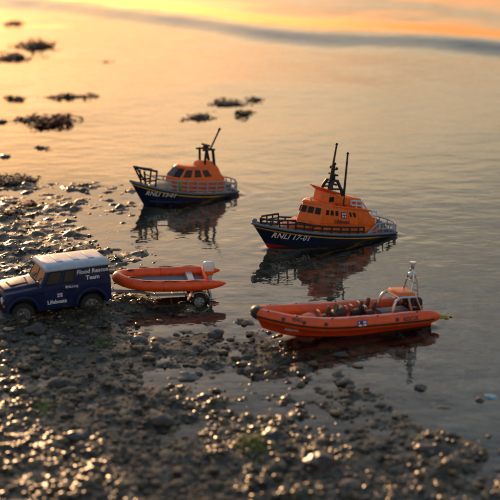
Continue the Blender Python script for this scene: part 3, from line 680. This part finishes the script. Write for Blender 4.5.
    mb = MB(); mb.tube(smooth_path([(1.6, -1.0, .95), (2.4, -.9, 1.4), (3.3, -1.0, 1.2), (4.3, -.6, 1.5)], 5), .05, 6); mb.build('rope', 'rail_grey', r)
    SC[0] = 1.0
rib()

# ------------------------------------------------------------------ off-road car, trailer and the dinghy on it
def wheel(parent, x, y, z, rad, wd, sgn):
    mb = MB(); n = 28; prof = [(.60, -.45), (.93, -.5), (1, -.34), (1, .34), (.93, .5), (.60, .45)]
    rs = [[(x+rad*a*math.cos(k*2*math.pi/n), y+wd*b, z+rad*a*math.sin(k*2*math.pi/n)) for a, b in prof] for k in range(n)]
    rs.append(rs[0]); mb.rings(rs, None, close=True, caps=False)
    for k in range(n):
        a = k*2*math.pi/n; c, s = math.cos(a), math.sin(a)
        mb.tube([(x+c*rad*1.0, y-wd*.38, z+s*rad*1.0), (x+c*rad*1.0, y+wd*.38, z+s*rad*1.0)], rad*.045, 4)
    wl = mb.build('wheel', 'rubber', parent)
    mb = MB(); mb.cyl((x, y-sgn*wd*.1, z), (x, y+sgn*wd*.28, z), rad*.6, 24); mb.cyl((x, y+sgn*wd*.2, z), (x, y+sgn*wd*.5, z), rad*.2, 16)
    for k in range(5):
        a = k*2*math.pi/5; mb.tube([(x+math.cos(a)*rad*.15, y+sgn*wd*.36, z+math.sin(a)*rad*.15), (x+math.cos(a)*rad*.58, y+sgn*wd*.40, z+math.sin(a)*rad*.58)], rad*.09, 6)
    mb.tube([(x+math.cos(a)*rad*.58, y+sgn*wd*.42, z+math.sin(a)*rad*.58) for a in np.linspace(0, 2*math.pi, 24, endpoint=False)], rad*.05, 6, closed=True)
    mb.build('rim', 'silver', wl)
LRX, LRY, LRH = -15.85, 97.1, 25.5
def land():
    SC[0] = 1.03
    r = thing('toy_car', 'navy blue toy off-road car with white roof parked on wet shingle', 'toy car', (LRX, LRY, .0), LRH)
    W = 1.95; wz = 1.12
    # one side outline with wheel arches, front (+x) to rear
    def arch(xc, rr=1.12):
        return [(xc+rr*math.cos(a), max(wz+rr*math.sin(a), 1.15)) for a in np.linspace(0, math.pi, 13)]
    lowr = [(4.05, 1.25), (3.85, 1.15)]+arch(2.7)+[(1.4, 1.1), (-1.4, 1.1)]+arch(-2.7)+[(-4.0, 1.15), (-4.3, 1.3)]
    upr = [(-4.3, 2.95), (1.15, 2.95), (1.35, 2.86), (3.95, 2.68), (4.05, 2.5)]
    out = lowr+upr
    mb = MB()
    A = [(x, W-(.06 if z > 2 else 0), z) for x, z in out]; B = [(x, -W+(.06 if z > 2 else 0), z) for x, z in out]
    # triangulate sides by hand: n-gon faces are fine for bmesh
    mb.frustum(A, B); body = mb.build('body', 'land_navy', r, .05)
    for xc in (2.7, -2.7):
        for s in (1, -1):
            mb = MB(); a0 = arch(xc, 1.12); a1 = arch(xc, 1.34)
            rs = [[(p[0], s*(W-.05), p[1]), (p[0], s*(W+.13), p[1]), (q[0], s*(W+.10), q[1]), (q[0], s*(W-.05), q[1])] for p, q in zip(a0, a1)]
            mb.rings(rs); mb.build('wheel_arch', 'land_navy', body, .02)
            mb = MB()
    # bonnet, wings, grille
    mb = MB(); mb.frustum([(3.95, 1.15, 2.66), (1.25, 1.2, 2.86), (1.25, -1.2, 2.86), (3.95, -1.15, 2.66)], [(3.8, 1.05, 2.84), (1.25, 1.1, 3.06), (1.25, -1.1, 3.06), (3.8, -1.05, 2.84)]); bon = mb.build('bonnet', 'land_navy', body, .06)
    mb = MB(); mb.frustum([(3.3, .7, 2.88), (1.9, .7, 2.98), (1.9, -.7, 2.98), (3.3, -.7, 2.88)], [(3.2, .6, 2.98), (1.95, .6, 3.08), (1.95, -.6, 3.08), (3.2, -.6, 2.98)]); mb.build('bonnet_panel', 'land_navy', bon, .04)
    mb = MB(); mb.box(4.02, 4.12, -.85, .85, 1.55, 2.5, 'black_plastic')
    for i in range(6): mb.box(4.1, 4.16, -.8, .8, 1.62+i*.14, 1.68+i*.14, 'grey_blue')
    mb.build('grille', 'black_plastic', body)
    for s in (1, -1):
        mb = MB(); mb.cyl((4.03, 1.35*s, 2.1), (4.15, 1.35*s, 2.1), .3, 20, 'silver'); mb.ball((4.13, 1.35*s, 2.1), (.07, .25, .25), 'lamp_lens'); mb.build('headlight', 'lamp_lens', body)
        mb = MB(); mb.cyl((4.03, 1.72*s, 1.75), (4.13, 1.72*s, 1.75), .1, 14); mb.build('indicator_lamp', 'orange_paint', body)
        mb = MB(); mb.tube([(1.45, s*1.85, 3.05), (1.6, s*2.2, 3.2)], .035, 6); mb.box(1.5, 1.6, s*2.2-.16, s*2.2+.16, 3.05, 3.5); mb.build('door_mirror', 'black_plastic', body, .02)
    mb = MB(); mb.box(4.1, 4.4, -1.9, 1.9, 1.1, 1.42); mb.build('bumper', 'black_plastic', body, .05)
    # greenhouse: pillars with real openings would be hidden by dark glass, so panes lie on the shell
    z0, z1 = 2.93, 4.02
    bot = [(1.15, 1.84, z0), (-4.28, 1.84, z0), (-4.28, -1.84, z0), (1.15, -1.84, z0)]; top = [(.62, 1.66, z1), (-4.2, 1.66, z1), (-4.2, -1.66, z1), (.62, -1.66, z1)]
    mb = MB(); mb.frustum(bot, top); cab = mb.build('cab', 'land_navy', r, .05)
    ql = [bot[0], bot[1], top[1], top[0]]; qr = [bot[2], bot[3], top[3], top[2]]; qf = [bot[3], bot[0], top[0], top[3]]; qb = [bot[1], bot[2], top[2], top[1]]
    windows(ql, [(.05, .235), (.30, .445)], .12, .88, 'window_blue', cab, 'black_plastic')
    windows(qr, [(.555, .70), (.765, .95)], .12, .88, 'window_blue', cab, 'black_plastic')
    windows(qb, [(.3, .7)], .15, .85, 'window_dark', cab, 'black_plastic')
    mb = MB(); mb.panel(qf, .06, .94, .1, .92, .02, 'window_blue'); ws = mb.build('windscreen', 'window_blue', cab)
    mb = MB(); Q = [Vector(p) for p in qf]; nn = (Q[1]-Q[0]).cross(Q[3]-Q[0]).normalized()
    F = lambda u, v: Q[0]*(1-u)*(1-v)+Q[1]*u*(1-v)+Q[2]*u*v+Q[3]*(1-u)*v+nn*.03
    mb.tube([F(.06, .1), F(.94, .1), F(.94, .92), F(.06, .92)], .05, 6, closed=True); mb.tube([F(.5, .1), F(.5, .92)], .04, 6); mb.build('windscreen_frame', 'grey_blue', ws)
    mb = MB()
    for u in (.3, .7): mb.tube([F(u, .08)+nn*.03, F(u+.14, .45)+nn*.03], .025, 6)
    mb.build('wiper', 'black_plastic', ws)
    tf = quad_fn(ql, .04)
    text_map('side_lettering', 'Flood Rescue', .50, tf(.735, .66), 'ink_white', cab); text_map('side_lettering', 'Team', .50, tf(.735, .22), 'ink_white', cab)
    # roof: shallow pressed lid with raised ribs
    mb = MB()
    def ring(k, z, dx=0): return [((.82-dx)*1, 1.80*k, z), (-4.34+dx, 1.80*k, z), (-4.34+dx, -1.80*k, z), (.82-dx, -1.80*k, z)]
    mb.rings([ring(1, 3.98), ring(1.01, 4.1), ring(.97, 4.28, .06), ring(.80, 4.42, .22), ring(.45, 4.47, .5)]); roof = mb.build('roof', 'roof_white', r, .05, ang=50)
    for x in (-.6, -1.9, -3.1):
        mb = MB(); mb.frustum([(x+.3, 1.1, 4.40), (x-.3, 1.1, 4.40), (x-.3, -1.1, 4.40), (x+.3, -1.1, 4.40)], [(x+.22, 1.0, 4.51), (x-.22, 1.0, 4.51), (x-.22, -1.0, 4.51), (x+.22, -1.0, 4.51)]); mb.build('roof_rib', 'roof_white', roof, .04)
    # doors: seams, handles, hinges
    sq = [(1.15, W, 1.1), (-4.3, W, 1.1), (-4.3, W-.06, 2.95), (1.15, W-.06, 2.95)]
    mb = MB(); mb.frustum([(1.05, W-.02, 1.2), (-.62, W-.02, 1.2), (-.62, W-.08, 2.9), (1.05, W-.08, 2.9)], [(1.05, W+.035, 1.2), (-.62, W+.035, 1.2), (-.62, W-.025, 2.9), (1.05, W-.025, 2.9)]); door = mb.build('door', 'land_navy', body, .015)
    mb = MB(); mb.box(-.5, -.2, W-.02, W+.1, 2.62, 2.7); mb.build('handle', 'black_plastic', door, .01)
    mb = MB(); mb.frustum([(1.05, -W+.08, 1.2), (-.62, -W+.08, 1.2), (-.62, -W+.08, 2.9), (1.05, -W+.08, 2.9)], [(1.05, -W-.035, 1.2), (-.62, -W-.035, 1.2), (-.62, -W+.025, 2.9), (1.05, -W+.025, 2.9)]); mb.build('door', 'land_navy', body, .015)
    mb = MB(); mb.box(1.5, -4.25, W-.02, W+.035, 2.50, 2.56); mb.build('side_moulding', 'land_navy', body, .01)
    df = quad_fn(sq, .06)
    text_map('side_lettering', 'Lifeboats', .42, df(.20, .30), 'ink_white', door); flag([sq[0], sq[1], sq[2], sq[3]], door, .20, .29, .46, .66)
    text_map('side_lettering', 'RNLI.org', .27, df(.42, .86), 'ink_white', body)
    mb = MB(); mb.panel(ql, .49, .97, .03, .06, .03); mb.panel(ql, .49, .97, .92, .95, .03); mb.build('panel_trim', 'land_navy', cab)
    for x in (2.7, -2.7):
        for s in (1, -1): wheel(r, x, s*1.62, .92, .92, .62, s)
    mb = MB(); mb.box(-4.15, 3.85, -1.22, 1.22, .75, 2.5); mb.build('chassis', 'black_plastic', r, .05)
    mb = MB(); mb.tube([(-4.2, 0, 1.0), (-4.75, 0, 1.0)], .12, 8); mb.ball((-4.8, 0, 1.15), .16); mb.build('tow_hitch', 'silver', r)
    SC[0] = 1.0
    return r
LR = land(); LR.location.z = -.2*U
h = R(180+LRH)
def lr(x, y, z=0): return (LRX+x*math.cos(h)-y*math.sin(h), LRY+x*math.sin(h)+y*math.cos(h), z)

TRH = 9.0; AX = -1.9
def trailer():
    SC[0] = 1.04
    x, y, z = lr(-4.8, 0); H = R(180+TRH)
    ox, oy = x-4.9*math.cos(H), y-4.9*math.sin(H)      # origin at the axle
    r = thing('boat_trailer', 'small grey boat trailer with one silver mudguard wheel showing in the water', 'trailer', (ox+.3, oy+1.1, -.58), TRH, pitch=-1.5)
    mb = MB()
    for s in (1, -1): mb.tube([(4.9, 0, 1.2), (2.6, .1*s, 1.05), (1.6, .75*s, 1.0), (-2.8, .75*s, 1.0)], .10, 8)
    for xx in (1.5, .1, -1.8): mb.tube([(xx, -.75, 1.0), (xx, .75, 1.0)], .09, 8)
    mb.tube([(AX, -1.5, .62), (AX, 1.5, .62)], .1, 8); mb.tube([(1.5, 0, 1.0), (1.5, 0, 1.35)], .1, 8)
    mb.build('chassis', 'rail_grey', r)
    mb = MB(); mb.ball((4.85, 0, 1.25), (.25, .16, .16)); mb.build('coupling', 'silver', r)
    for s in (1, -1):
        wheel(r, AX, 1.5*s, .62, .66, .45, s)
        mb = MB(); rs = []
        for a in np.linspace(R(8), R(172), 16):
            c, sn = math.cos(a), math.sin(a); rs.append([(AX+c*.84, s*1.22, .64+sn*.78), (AX+c*.84, s*1.8, .64+sn*.78), (AX+c*.92, s*1.8, .64+sn*.86), (AX+c*.92, s*1.22, .64+sn*.86)])
        mb.rings(rs); mb.build('mudguard', 'silver', r, ang=40)
    mb = MB(); mb.box(-2.95, -2.8, -1.3, 1.3, .8, 1.15); mb.box(-2.97, -2.9, .9, 1.25, .85, 1.1, 'black_plastic'); mb.build('tail_board', 'rail_white', r, .02)
    for s in (.6, -.6):
        mb = MB(); mb.cyl((-1.5, s-.15, 1.12), (-1.5, s+.15, 1.12), .17, 12); mb.build('roller', 'rubber', r)
    # the dinghy
    d = thing('inflatable_dinghy', 'orange inflatable dinghy with white outboard carried on the boat trailer', 'toy boat', (ox+.35, oy+1.4, -.28), TRH, pitch=-1.5)
    half = [(-3.9, 1.78, 1.78), (-2.6, 1.86, 1.72), (0, 1.86, 1.66), (2.2, 1.72, 1.68), (3.5, 1.2, 1.76), (4.2, .6, 1.86)]
    path = smooth_path(half+[(4.45, 0, 1.9)]+[(p[0], -p[1], p[2]) for p in half[::-1]], 5); n = len(path)
    rad = [.44*(1 if min(i, n-1-i) > 7 else (.15, .3, .45, .6, .74, .86, .94, .98)[min(i, n-1-i)]) for i in range(n)]
    mb = MB(); mb.tube(path, rad, 18); tb = mb.build('inflatable_tube', 'orange_rubber', d, ang=60)
    mb = MB(); ii = [i for i, p in enumerate(path) if p.x > 3.75]; mb.tube([path[i]+Vector((.02, 0, .03)) for i in ii], [.25]*len(ii), 12); 
    mb.b.free()
    for s in (1, -1):
        mb = MB(); L = [(x, s*(1.86+.18-.05*max(0, x)**1.3), 2.08+.05*math.sin(x*3.3)) for x in np.linspace(-2.6, 2.6, 22)]; mb.tube(L, .03, 5); mb.build('grab_line', 'ink_dark', tb)
    for k in (12, 19, n-20, n-13):
        mb = MB(); mb.tube([path[k], path[k].lerp(path[k+1], .12)], .452, 18); mb.build('seam_band', 'red_orange_hull', tb, ang=60)
    for s in (1, -1):
        mb = MB(); mb.ball((3.35, .95*s, 2.2), (.32, .12, .06)); mb.build('bow_handle', 'ink_dark', tb)
    mb = MB(); mb.frustum([(-3.0, 1.6, 1.35), (3.4, 1.0, 1.45), (3.4, -1.0, 1.45), (-3.0, -1.6, 1.35)], [(-3.0, 1.65, 1.5), (3.5, 1.0, 1.58), (3.5, -1.0, 1.58), (-3.0, -1.65, 1.5)]); mb.build('floor', 'deck_grey', d)
    mb = MB(); mb.frustum([(-1.6, 1.45, 1.55), (-1.0, 1.45, 1.55), (-1.0, -1.45, 1.55), (-1.6, -1.45, 1.55)], [(-1.55, 1.45, 1.85), (-1.05, 1.45, 1.85), (-1.05, -1.45, 1.85), (-1.55, -1.45, 1.85)]); mb.build('bench', 'rail_grey', d, .04)
    mb = MB(); mb.box(-2.5, -2.35, -1.45, 1.45, 1.4, 2.25); mb.build('transom', 'orange_rubber', d, .03)
    mb = MB(); mb.rings([[(-2.75+a*k, b*k, z) for a, b in ((.4, .28), (-.35, .3), (-.5, 0), (-.35, -.3), (.4, -.28), (.48, 0))] for k, z in ((.8, 2.2), (1, 2.4), (1, 2.75), (.85, 3.0), (.5, 3.08))])
    en = mb.build('outboard_engine', 'white_paint', d, .05)
    mb = MB(); mb.frustum([(-2.45, .3, 2.0), (-3.1, .3, 2.0), (-3.1, -.3, 2.0), (-2.45, -.3, 2.0)], [(-2.42, .32, 2.32), (-3.18, .32, 2.32), (-3.18, -.32, 2.32), (-2.42, -.32, 2.32)]); mb.build('engine_band', 'orange_paint', en, .03)
    mb = MB(); mb.frustum([(-2.75, .08, .95), (-3.05, .08, .95), (-3.05, -.08, .95), (-2.75, -.08, .95)], [(-2.65, .15, 2.0), (-3.05, .15, 2.0), (-3.05, -.15, 2.0), (-2.65, -.15, 2.0)]); mb.build('engine_leg', 'rail_white', en, .03)
trailer()
SC[0] = 1.0
#PART3
# ------------------------------------------------------------------ stones, shingle, seaweed
def stone_material(name, wet=.3, vcol=True, col=(.08, .06, .045)):
    m = bpy.data.materials.new(name); m.use_nodes = True; n = m.node_tree.nodes; l = m.node_tree.links; b = n['Principled BSDF']
    t = n.new('ShaderNodeTexCoord'); ns = n.new('ShaderNodeTexNoise'); ns.inputs['Scale'].default_value = 330; ns.inputs['Detail'].default_value = 6
    l.new(t.outputs['Object'], ns.inputs['Vector'])
    mr = n.new('ShaderNodeMapRange'); mr.inputs['To Min'].default_value = .35; mr.inputs['To Max'].default_value = 1.05; l.new(ns.outputs['Fac'], mr.inputs['Value'])
    mm = n.new('ShaderNodeMix'); mm.data_type = 'RGBA'; mm.blend_type = 'MULTIPLY'; mm.inputs['Factor'].default_value = 1
    if vcol:
        a = n.new('ShaderNodeAttribute'); a.attribute_name = 'tone'; l.new(a.outputs['Color'], mm.inputs['A'])
    else: mm.inputs['A'].default_value = (*col, 1)
    l.new(mr.outputs[0], mm.inputs['B']); l.new(mm.outputs['Result'], b.inputs['Base Color'])
    b.inputs['Roughness'].default_value = wet
    bp = n.new('ShaderNodeBump'); bp.inputs['Strength'].default_value = .5; bp.inputs['Distance'].default_value = .0007; l.new(ns.outputs['Fac'], bp.inputs['Height']); l.new(bp.outputs[0], b.inputs['Normal'])
    return m
M['stones'] = stone_material('wet_stones', .36)
def ico(sub):
    b = bmesh.new(); bmesh.ops.create_icosphere(b, subdivisions=sub, radius=1); b.verts.ensure_lookup_table()
    V = np.array([v.co[:] for v in b.verts]); F = np.array([[v.index for v in f.verts] for f in b.faces]); b.free(); return V, F
def lump_mesh(name, V, F, cols, m):
    me = bpy.data.meshes.new(name); me.vertices.add(len(V)); me.vertices.foreach_set('co', (V*U).astype(np.float32).ravel())
    me.loops.add(F.size); me.loops.foreach_set('vertex_index', F.astype(np.int32).ravel()); me.polygons.add(len(F))
    me.polygons.foreach_set('loop_start', np.arange(0, F.size, 3, dtype=np.int32)); me.polygons.foreach_set('loop_total', np.full(len(F), 3, dtype=np.int32))
    me.update(); me.polygons.foreach_set('use_smooth', np.ones(len(F), dtype=bool))
    ca = me.color_attributes.new('tone', 'FLOAT_COLOR', 'POINT'); ca.data.foreach_set('color', np.concatenate([cols, np.ones((len(cols), 1))], 1).astype(np.float32).ravel())
    me.materials.append(m); o = bpy.data.objects.new(name, me); C.objects.link(o); return o
TONES = np.array([(.13, .12, .115), (.02, .018, .016), (.12, .085, .05), (.05, .038, .028), (.09, .066, .045), (.035, .03, .028), (.13, .10, .07), (.07, .05, .03), (.17, .14, .11), (.10, .05, .03), (.045, .045, .045), (.06, .055, .03)])
def scatter(name, cnt, smin, smax, sub, tones=TONES, thresh=-.3, flat=(.35, .75), sink=.25):
    V0, F0 = ico(sub); VV = []; FF = []; CC = []; k = 0; nv = len(V0)
    while k < cnt:
        px = rng.uniform(-15, 515); py = rng.uniform(150, 560); 
        if rng.random() < .5: x, y = at(px, py)
        else: x, y = rng.uniform(-30, 30), rng.uniform(50, 175)
        if y > 190 or y < 48: continue
        h = float(base_h(np.array(x), np.array(y)))
        if rng.random() > np.clip((h-thresh)/.45, .015, 1): continue
        s = smin*(smax/smin)**(rng.random()**2.2)
        if y > 104: s *= .62
        nz = 1+.22*vn(V0[:, 0]*1.3+k*3.1+20, V0[:, 1]*1.3+V0[:, 2]*1.7+k*1.7+20)*2
        P = V0*nz[:, None]*np.array([s*rng.uniform(.8, 1.5), s*rng.uniform(.7, 1.1), s*rng.uniform(*flat)])
        a = rng.uniform(0, 6.28); b = rng.normal(0, .25); ca, sa = math.cos(a), math.sin(a)
        P = P@np.array([[ca, sa, 0], [-sa, ca, 0], [0, 0, 1]]); P = P@np.array([[1, 0, 0], [0, math.cos(b), math.sin(b)], [0, -math.sin(b), math.cos(b)]])
        z = float(bed_h(np.array(x), np.array(y)))
        P += np.array([x, y, z+s*sink])
        VV.append(P); FF.append(F0+k*nv); c = tones[rng.integers(len(tones))]*rng.uniform(.4, 1.15)*np.array([1.2, 1.0, .8]); CC.append(np.tile(c, (nv, 1))); k += 1
    o = lump_mesh(name, np.concatenate(VV), np.concatenate(FF), np.concatenate(CC), M['stones']); o['kind'] = 'stuff'; return o
tag(scatter('shingle', 12000, .06, .33, 2, sink=-.05, flat=(.4, .75)), 'small wet brown pebbles and grit covering the muddy beach', 'shingle')
tag(scatter('sunken_pebbles', 3500, .10, .38, 2, tones=np.array([(.20, .16, .09), (.30, .25, .16), (.10, .09, .05), (.14, .12, .05), (.40, .34, .24)]), thresh=-1.6, flat=(.4, .7), sink=.2), 'olive and tan pebbles lying on the bed under the shallow water', 'pebbles')
tag(scatter('shell_grit', 2500, .05, .14, 1, tones=np.array([(.35, .30, .24), (.22, .18, .14), (.10, .08, .06)]), flat=(.3, .5)), 'pale broken shell grit scattered between the pebbles', 'shell grit')

def stone(px, py, s, label, cat='stone', name='stone', tone=(.08, .065, .05), group=None, flat=.6, sink=.1, asp=1.3):
    x, y = at(px, py); V0, F0 = ico(4); k = px*.37
    nz = 1+.30*fbm(V0[:, 0]*1.1+k+30, V0[:, 1]*1.1+V0[:, 2]*1.4+30, 4)*1.6
    P = V0*nz[:, None]*np.array([s*asp, s, s*flat]); z = float(bed_h(np.array(x), np.array(y)))
    z = max(z, -s*flat*.3)
    tn = np.array(tone)[None, :]*(1+.5*fbm(V0[:, 0]*3+k+9, V0[:, 1]*3+V0[:, 2]*3+9, 3))[:, None]
    o = lump_mesh(name, P, F0, tn, M['stones']); o.location = (x*U, y*U, (z+s*sink)*U); o.rotation_euler = (0, 0, k)
    return tag(o, label, cat, group)
G1 = 'single stones lying proud of the shingle'
for a in [
    (188, 377, .62, 'pale ribbed cockle-like lump below the dinghy, alone on brown shingle', (.26, .25, .22)),
    (205, 398, .45, 'small brown stone just below the pale lump in mid shingle', (.09, .06, .04)),
    (5, 157, .7, 'small dark rock at left edge below the brown seaweed clump', (.03, .028, .022)),
    (2, 122, .6, 'small dark rock touching the left edge left of the red-brown seaweed', (.04, .03, .02)),
    (15, 318, 1.0, 'rusty brown rock below the front wheel of the blue car', (.14, .07, .035)),
    (4, 328, 1.1, 'dark rock at left edge below the blue car bonnet', (.05, .04, .03)),
    (36, 335, .7, 'dark knobbly stone beneath the blue car door', (.06, .05, .04)),
    (344, 383, .55, 'round wet stone at the water edge below the orange rigid inflatable', (.08, .06, .045)),
    (320, 470, .75, 'large blurred dark rock at the bottom right of centre', (.07, .04, .03)),
    (275, 443, .8, 'dark brown rock beside the green moss in the foreground', (.045, .035, .03)),
    (350, 491, .6, 'rounded brown stone at the very bottom near the dark rock', (.11, .08, .055)),
    (425, 455, .5, 'small lone stone in the wet sand at lower right', (.08, .065, .05)),
    (452, 470, .42, 'tiny stone furthest right of the lower right pair', (.09, .07, .05)),
    (420, 388, .4, 'small half sunk stone right of the shingle under the inflatable stern', (.07, .05, .04)),
    (340, 355, .4, 'small stone breaking the reflection of the rigid inflatable', (.06, .05, .04)),
    (215, 337, .5, 'wet stone beside the trailer reflection', (.06, .045, .035)),
    (250, 372, .5, 'flat brown stone left of the inflatable bow reflection', (.09, .07, .05)),
    (140, 345, .6, 'flat grey stone below the back of the blue car', (.08, .075, .07)),
    (60, 385, .6, 'broad dark stone in the left shingle below the car', (.05, .04, .03)),
    (160, 425, .6, 'broad dull brown stone in the middle of the blurred shingle', (.07, .05, .035)),
    (75, 440, .6, 'grey brown stone in the blurred lower left shingle', (.09, .08, .07)),
    (480, 400, .3, 'tiny grey stone beside the pale blue shell', (.08, .07, .06)),
]:
    stone(a[0], a[1], a[2], a[3], tone=a[4], group=G1)
stone(491, 397, .38, 'pale blue shell fragment in the shallow water at right edge', 'shell', 'shell', (.25, .5, .65), flat=.3, asp=1.2)
# green moss cushions: many tiny blades, one object each
def leaf_mat(name, c1, c2, rough=.75, tr=.25):
    m = bpy.data.materials.new(name); m.use_nodes = True; n = m.node_tree.nodes; l = m.node_tree.links; b = n['Principled BSDF']
    t = n.new('ShaderNodeTexCoord'); ns = n.new('ShaderNodeTexNoise'); ns.inputs['Scale'].default_value = 90; ns.inputs['Detail'].default_value = 4
    l.new(t.outputs['Object'], ns.inputs['Vector']); mm = n.new('ShaderNodeMix'); mm.data_type = 'RGBA'; mm.inputs['A'].default_value = (*c1, 1); mm.inputs['B'].default_value = (*c2, 1)
    mr = n.new('ShaderNodeMapRange'); mr.inputs['From Min'].default_value = .35; mr.inputs['From Max'].default_value = .65; l.new(ns.outputs['Fac'], mr.inputs['Value']); l.new(mr.outputs[0], mm.inputs['Factor'])
    l.new(mm.outputs['Result'], b.inputs['Base Color']); b.inputs['Roughness'].default_value = rough
    tl = n.new('ShaderNodeBsdfTranslucent'); l.new(mm.outputs['Result'], tl.inputs['Color']); ms = n.new('ShaderNodeMixShader'); ms.inputs[0].default_value = tr
    l.new(b.outputs[0], ms.inputs[1]); l.new(tl.outputs[0], ms.inputs[2]); l.new(ms.outputs[0], n['Material Output'].inputs['Surface']); M[name] = m
leaf_mat('wrack_brown', (.02, .010, .005), (.06, .025, .010), tr=.1); leaf_mat('wrack_red', (.05, .012, .006), (.16, .035, .010), tr=.25)
leaf_mat('moss', (.05, .09, .01), (.12, .16, .02)); leaf_mat('wrack_dark', (.012, .008, .005), (.03, .018, .009), tr=.05); leaf_mat('wrack_yellow', (.55, .33, .03), (.7, .45, .06), tr=.4)
def weed(px, py, rx, ry, hgt, n, m, label, group='seaweed clumps left on the shallows', name='seaweed', wid=.28, lng=1.6, cat='seaweed'):
    """branching strap-like fronds heaped over an ellipse, with bladders"""
    hgt *= .85; x0, y0 = at(px, py); mb = MB(); zb = max(float(bed_h(np.array(x0), np.array(y0))), -.1)
    for i in range(n):
        a = random.uniform(0, 6.28); rr = random.random()**.6; x = rx*rr*math.cos(a); y = ry*rr*math.sin(a)
        env = hgt*(1-rr*.75); z = random.uniform(-.1, env*.7); d = random.uniform(0, 6.28); el = random.uniform(-.1, .75)
        def frond(x, y, z, d, el, wd, ln, depth, hs=hgt):
            P = []; seg = 5; st = ln/seg; cur = random.uniform(-.35, .35)
            for k in range(seg+1):
                ww = wd*(.55+.45*math.sin(math.pi*min(1, (k+.6)/(seg+.6)))); px_, py_ = -math.sin(d), math.cos(d); tw = random.uniform(-.25, .25)
                P.append(((x-px_*ww, y-py_*ww, z-tw*ww), (x+px_*ww, y+py_*ww, z+tw*ww)))
                x += st*math.cos(d)*math.cos(el); y += st*math.sin(d)*math.cos(el); z = max(z+st*math.sin(el), -.15); d += cur+random.uniform(-.25, .25); el -= .22
            V = [[mb.v(p) for p in q] for q in P]
            for u, v in zip(V, V[1:]): mb.face([u[0], u[1], v[1], v[0]])
            if random.random() < .25: mb.ball((x, y, max(z, 0)), (wd*.8, wd*.6, wd*.6), n=8)
            if depth: 
                for s in (-.5, .5): frond(x, y, z, d+s, random.uniform(-.1, .5), wd*.8, ln*.6, depth-1)
        frond(x, y, z, d, el, wid*random.uniform(.5, 1.2), lng*random.uniform(.5, 1.2), 1)
    # the mat under the fronds
    V0, F0 = ico(3); nz = 1+.5*fbm(V0[:, 0]*2+px, V0[:, 1]*2+V0[:, 2]*2+40, 3)
    vs_ = [mb.v((p[0]*rx*.72*q, p[1]*ry*.72*q, p[2]*hgt*.38*q)) for p, q in zip(V0, nz)]
    for f in F0: mb.face([vs_[i] for i in f])
    b = mb.b
    for f in b.faces: f.smooth = True
    for v in b.verts: v.co *= U
    me = bpy.data.meshes.new(name); b.to_mesh(me); b.free(); me.materials.append(M[m]); o = bpy.data.objects.new(name, me); C.objects.link(o); o.location = (x0*U, y0*U, (zb+.02)*U)
    return tag(o, label, cat, group)
weed(12, 183, 2.6, 3.2, 1.0, 130, 'wrack_dark', 'low dark mound of weed at left edge above the wet shingle', lng=.9, wid=.16)
weed(95, 97, .9, 1.6, .5, 12, 'wrack_dark', 'tiny dark scrap at the right end of the thin seaweed line', lng=.9)
weed(107, 62, .8, 1.4, .4, 8, 'wrack_dark', 'single tiny scrap right of the big blurred top left clump', lng=.9)
weed(8, 216, 1.0, 1.6, .5, 20, 'wrack_brown', 'small brown seaweed scrap at left edge below the rusty tuft', lng=.8)
weed(14, 24, 2.2, 4.0, 1.6, 34, 'wrack_dark', 'small dark blurred seaweed clump nearest the top left corner')
weed(35, 47, 4.2, 5.0, 2.4, 110, 'wrack_brown', 'spread brown blurred seaweed clump near the top left', lng=2.4)
weed(12, 58, 4.0, 5.0, 1.8, 60, 'wrack_dark', 'low dark seaweed strands trailing left of the big blurred top left clump', lng=2.4)
weed(70, 97, 4.4, 2.6, 1.1, 60, 'wrack_dark', 'thin dark line of seaweed above the red-brown clump', lng=1.6)
weed(52, 122, 3.1, 4.6, 2.2, 130, 'wrack_red', 'thick red-brown seaweed clump in the left shallows', lng=1.7)
weed(28, 120, 1.8, 3, 1.1, 34, 'wrack_dark', 'dark seaweed tail joined to the left of the red-brown clump', lng=1.5)
weed(14, 99, 2.0, 2.4, .9, 30, 'wrack_dark', 'sparse seaweed wisps at left above the red-brown clump')
weed(42, 149, .8, 1.4, .5, 10, 'wrack_brown', 'tiny brown seaweed sprig below the red-brown clump', lng=.9)
weed(28, 205, 1.2, 2.0, .8, 26, 'wrack_red', 'small rusty seaweed tuft on the wet mud at left', lng=.9)
weed(198, 117, 1.6, 2.6, .8, 30, 'wrack_dark', 'dark seaweed strands left of the two clumps above the smaller lifeboat', lng=1.2)
weed(228, 103, 2.4, 3.2, .9, 44, 'wrack_dark', 'dark seaweed clump directly above the smaller lifeboat aerial', lng=1.3)
weed(244, 113, 1.1, 2.2, .9, 30, 'wrack_brown', 'small brown seaweed tuft right of the clump above the smaller lifeboat', lng=.9)
weed(255, 100, 1.1, 2, .8, 26, 'wrack_dark', 'rightmost dark seaweed tuft of the group in the middle of the water', lng=1.0)
weed(441, 317, .75, .7, .45, 26, 'wrack_yellow', 'yellow seaweed scrap at the stern of the orange rigid inflatable', name='seaweed', lng=.6, wid=.16)
weed(400, 335, .5, .8, .2, 10, 'wrack_dark', 'dark weed scrap lying in the water below the inflatable mast', lng=.5, wid=.12)
weed(255, 452, 1.0, 1.6, 1.0, 90, 'moss', 'bright green moss tuft in the blurred foreground', group='green moss tufts on the shingle', name='moss_tuft', wid=.10, lng=.6, cat='moss')
weed(103, 343, 1.0, 1.8, .45, 60, 'moss', 'faint green moss tuft below the back of the blue car', group='green moss tufts on the shingle', name='moss_tuft', wid=.08, lng=.5, cat='moss')
weed(45, 408, .9, 1.5, .5, 50, 'moss', 'dull green moss tuft in the lower left shingle', group='green moss tufts on the shingle', name='moss_tuft', wid=.08, lng=.5, cat='moss')
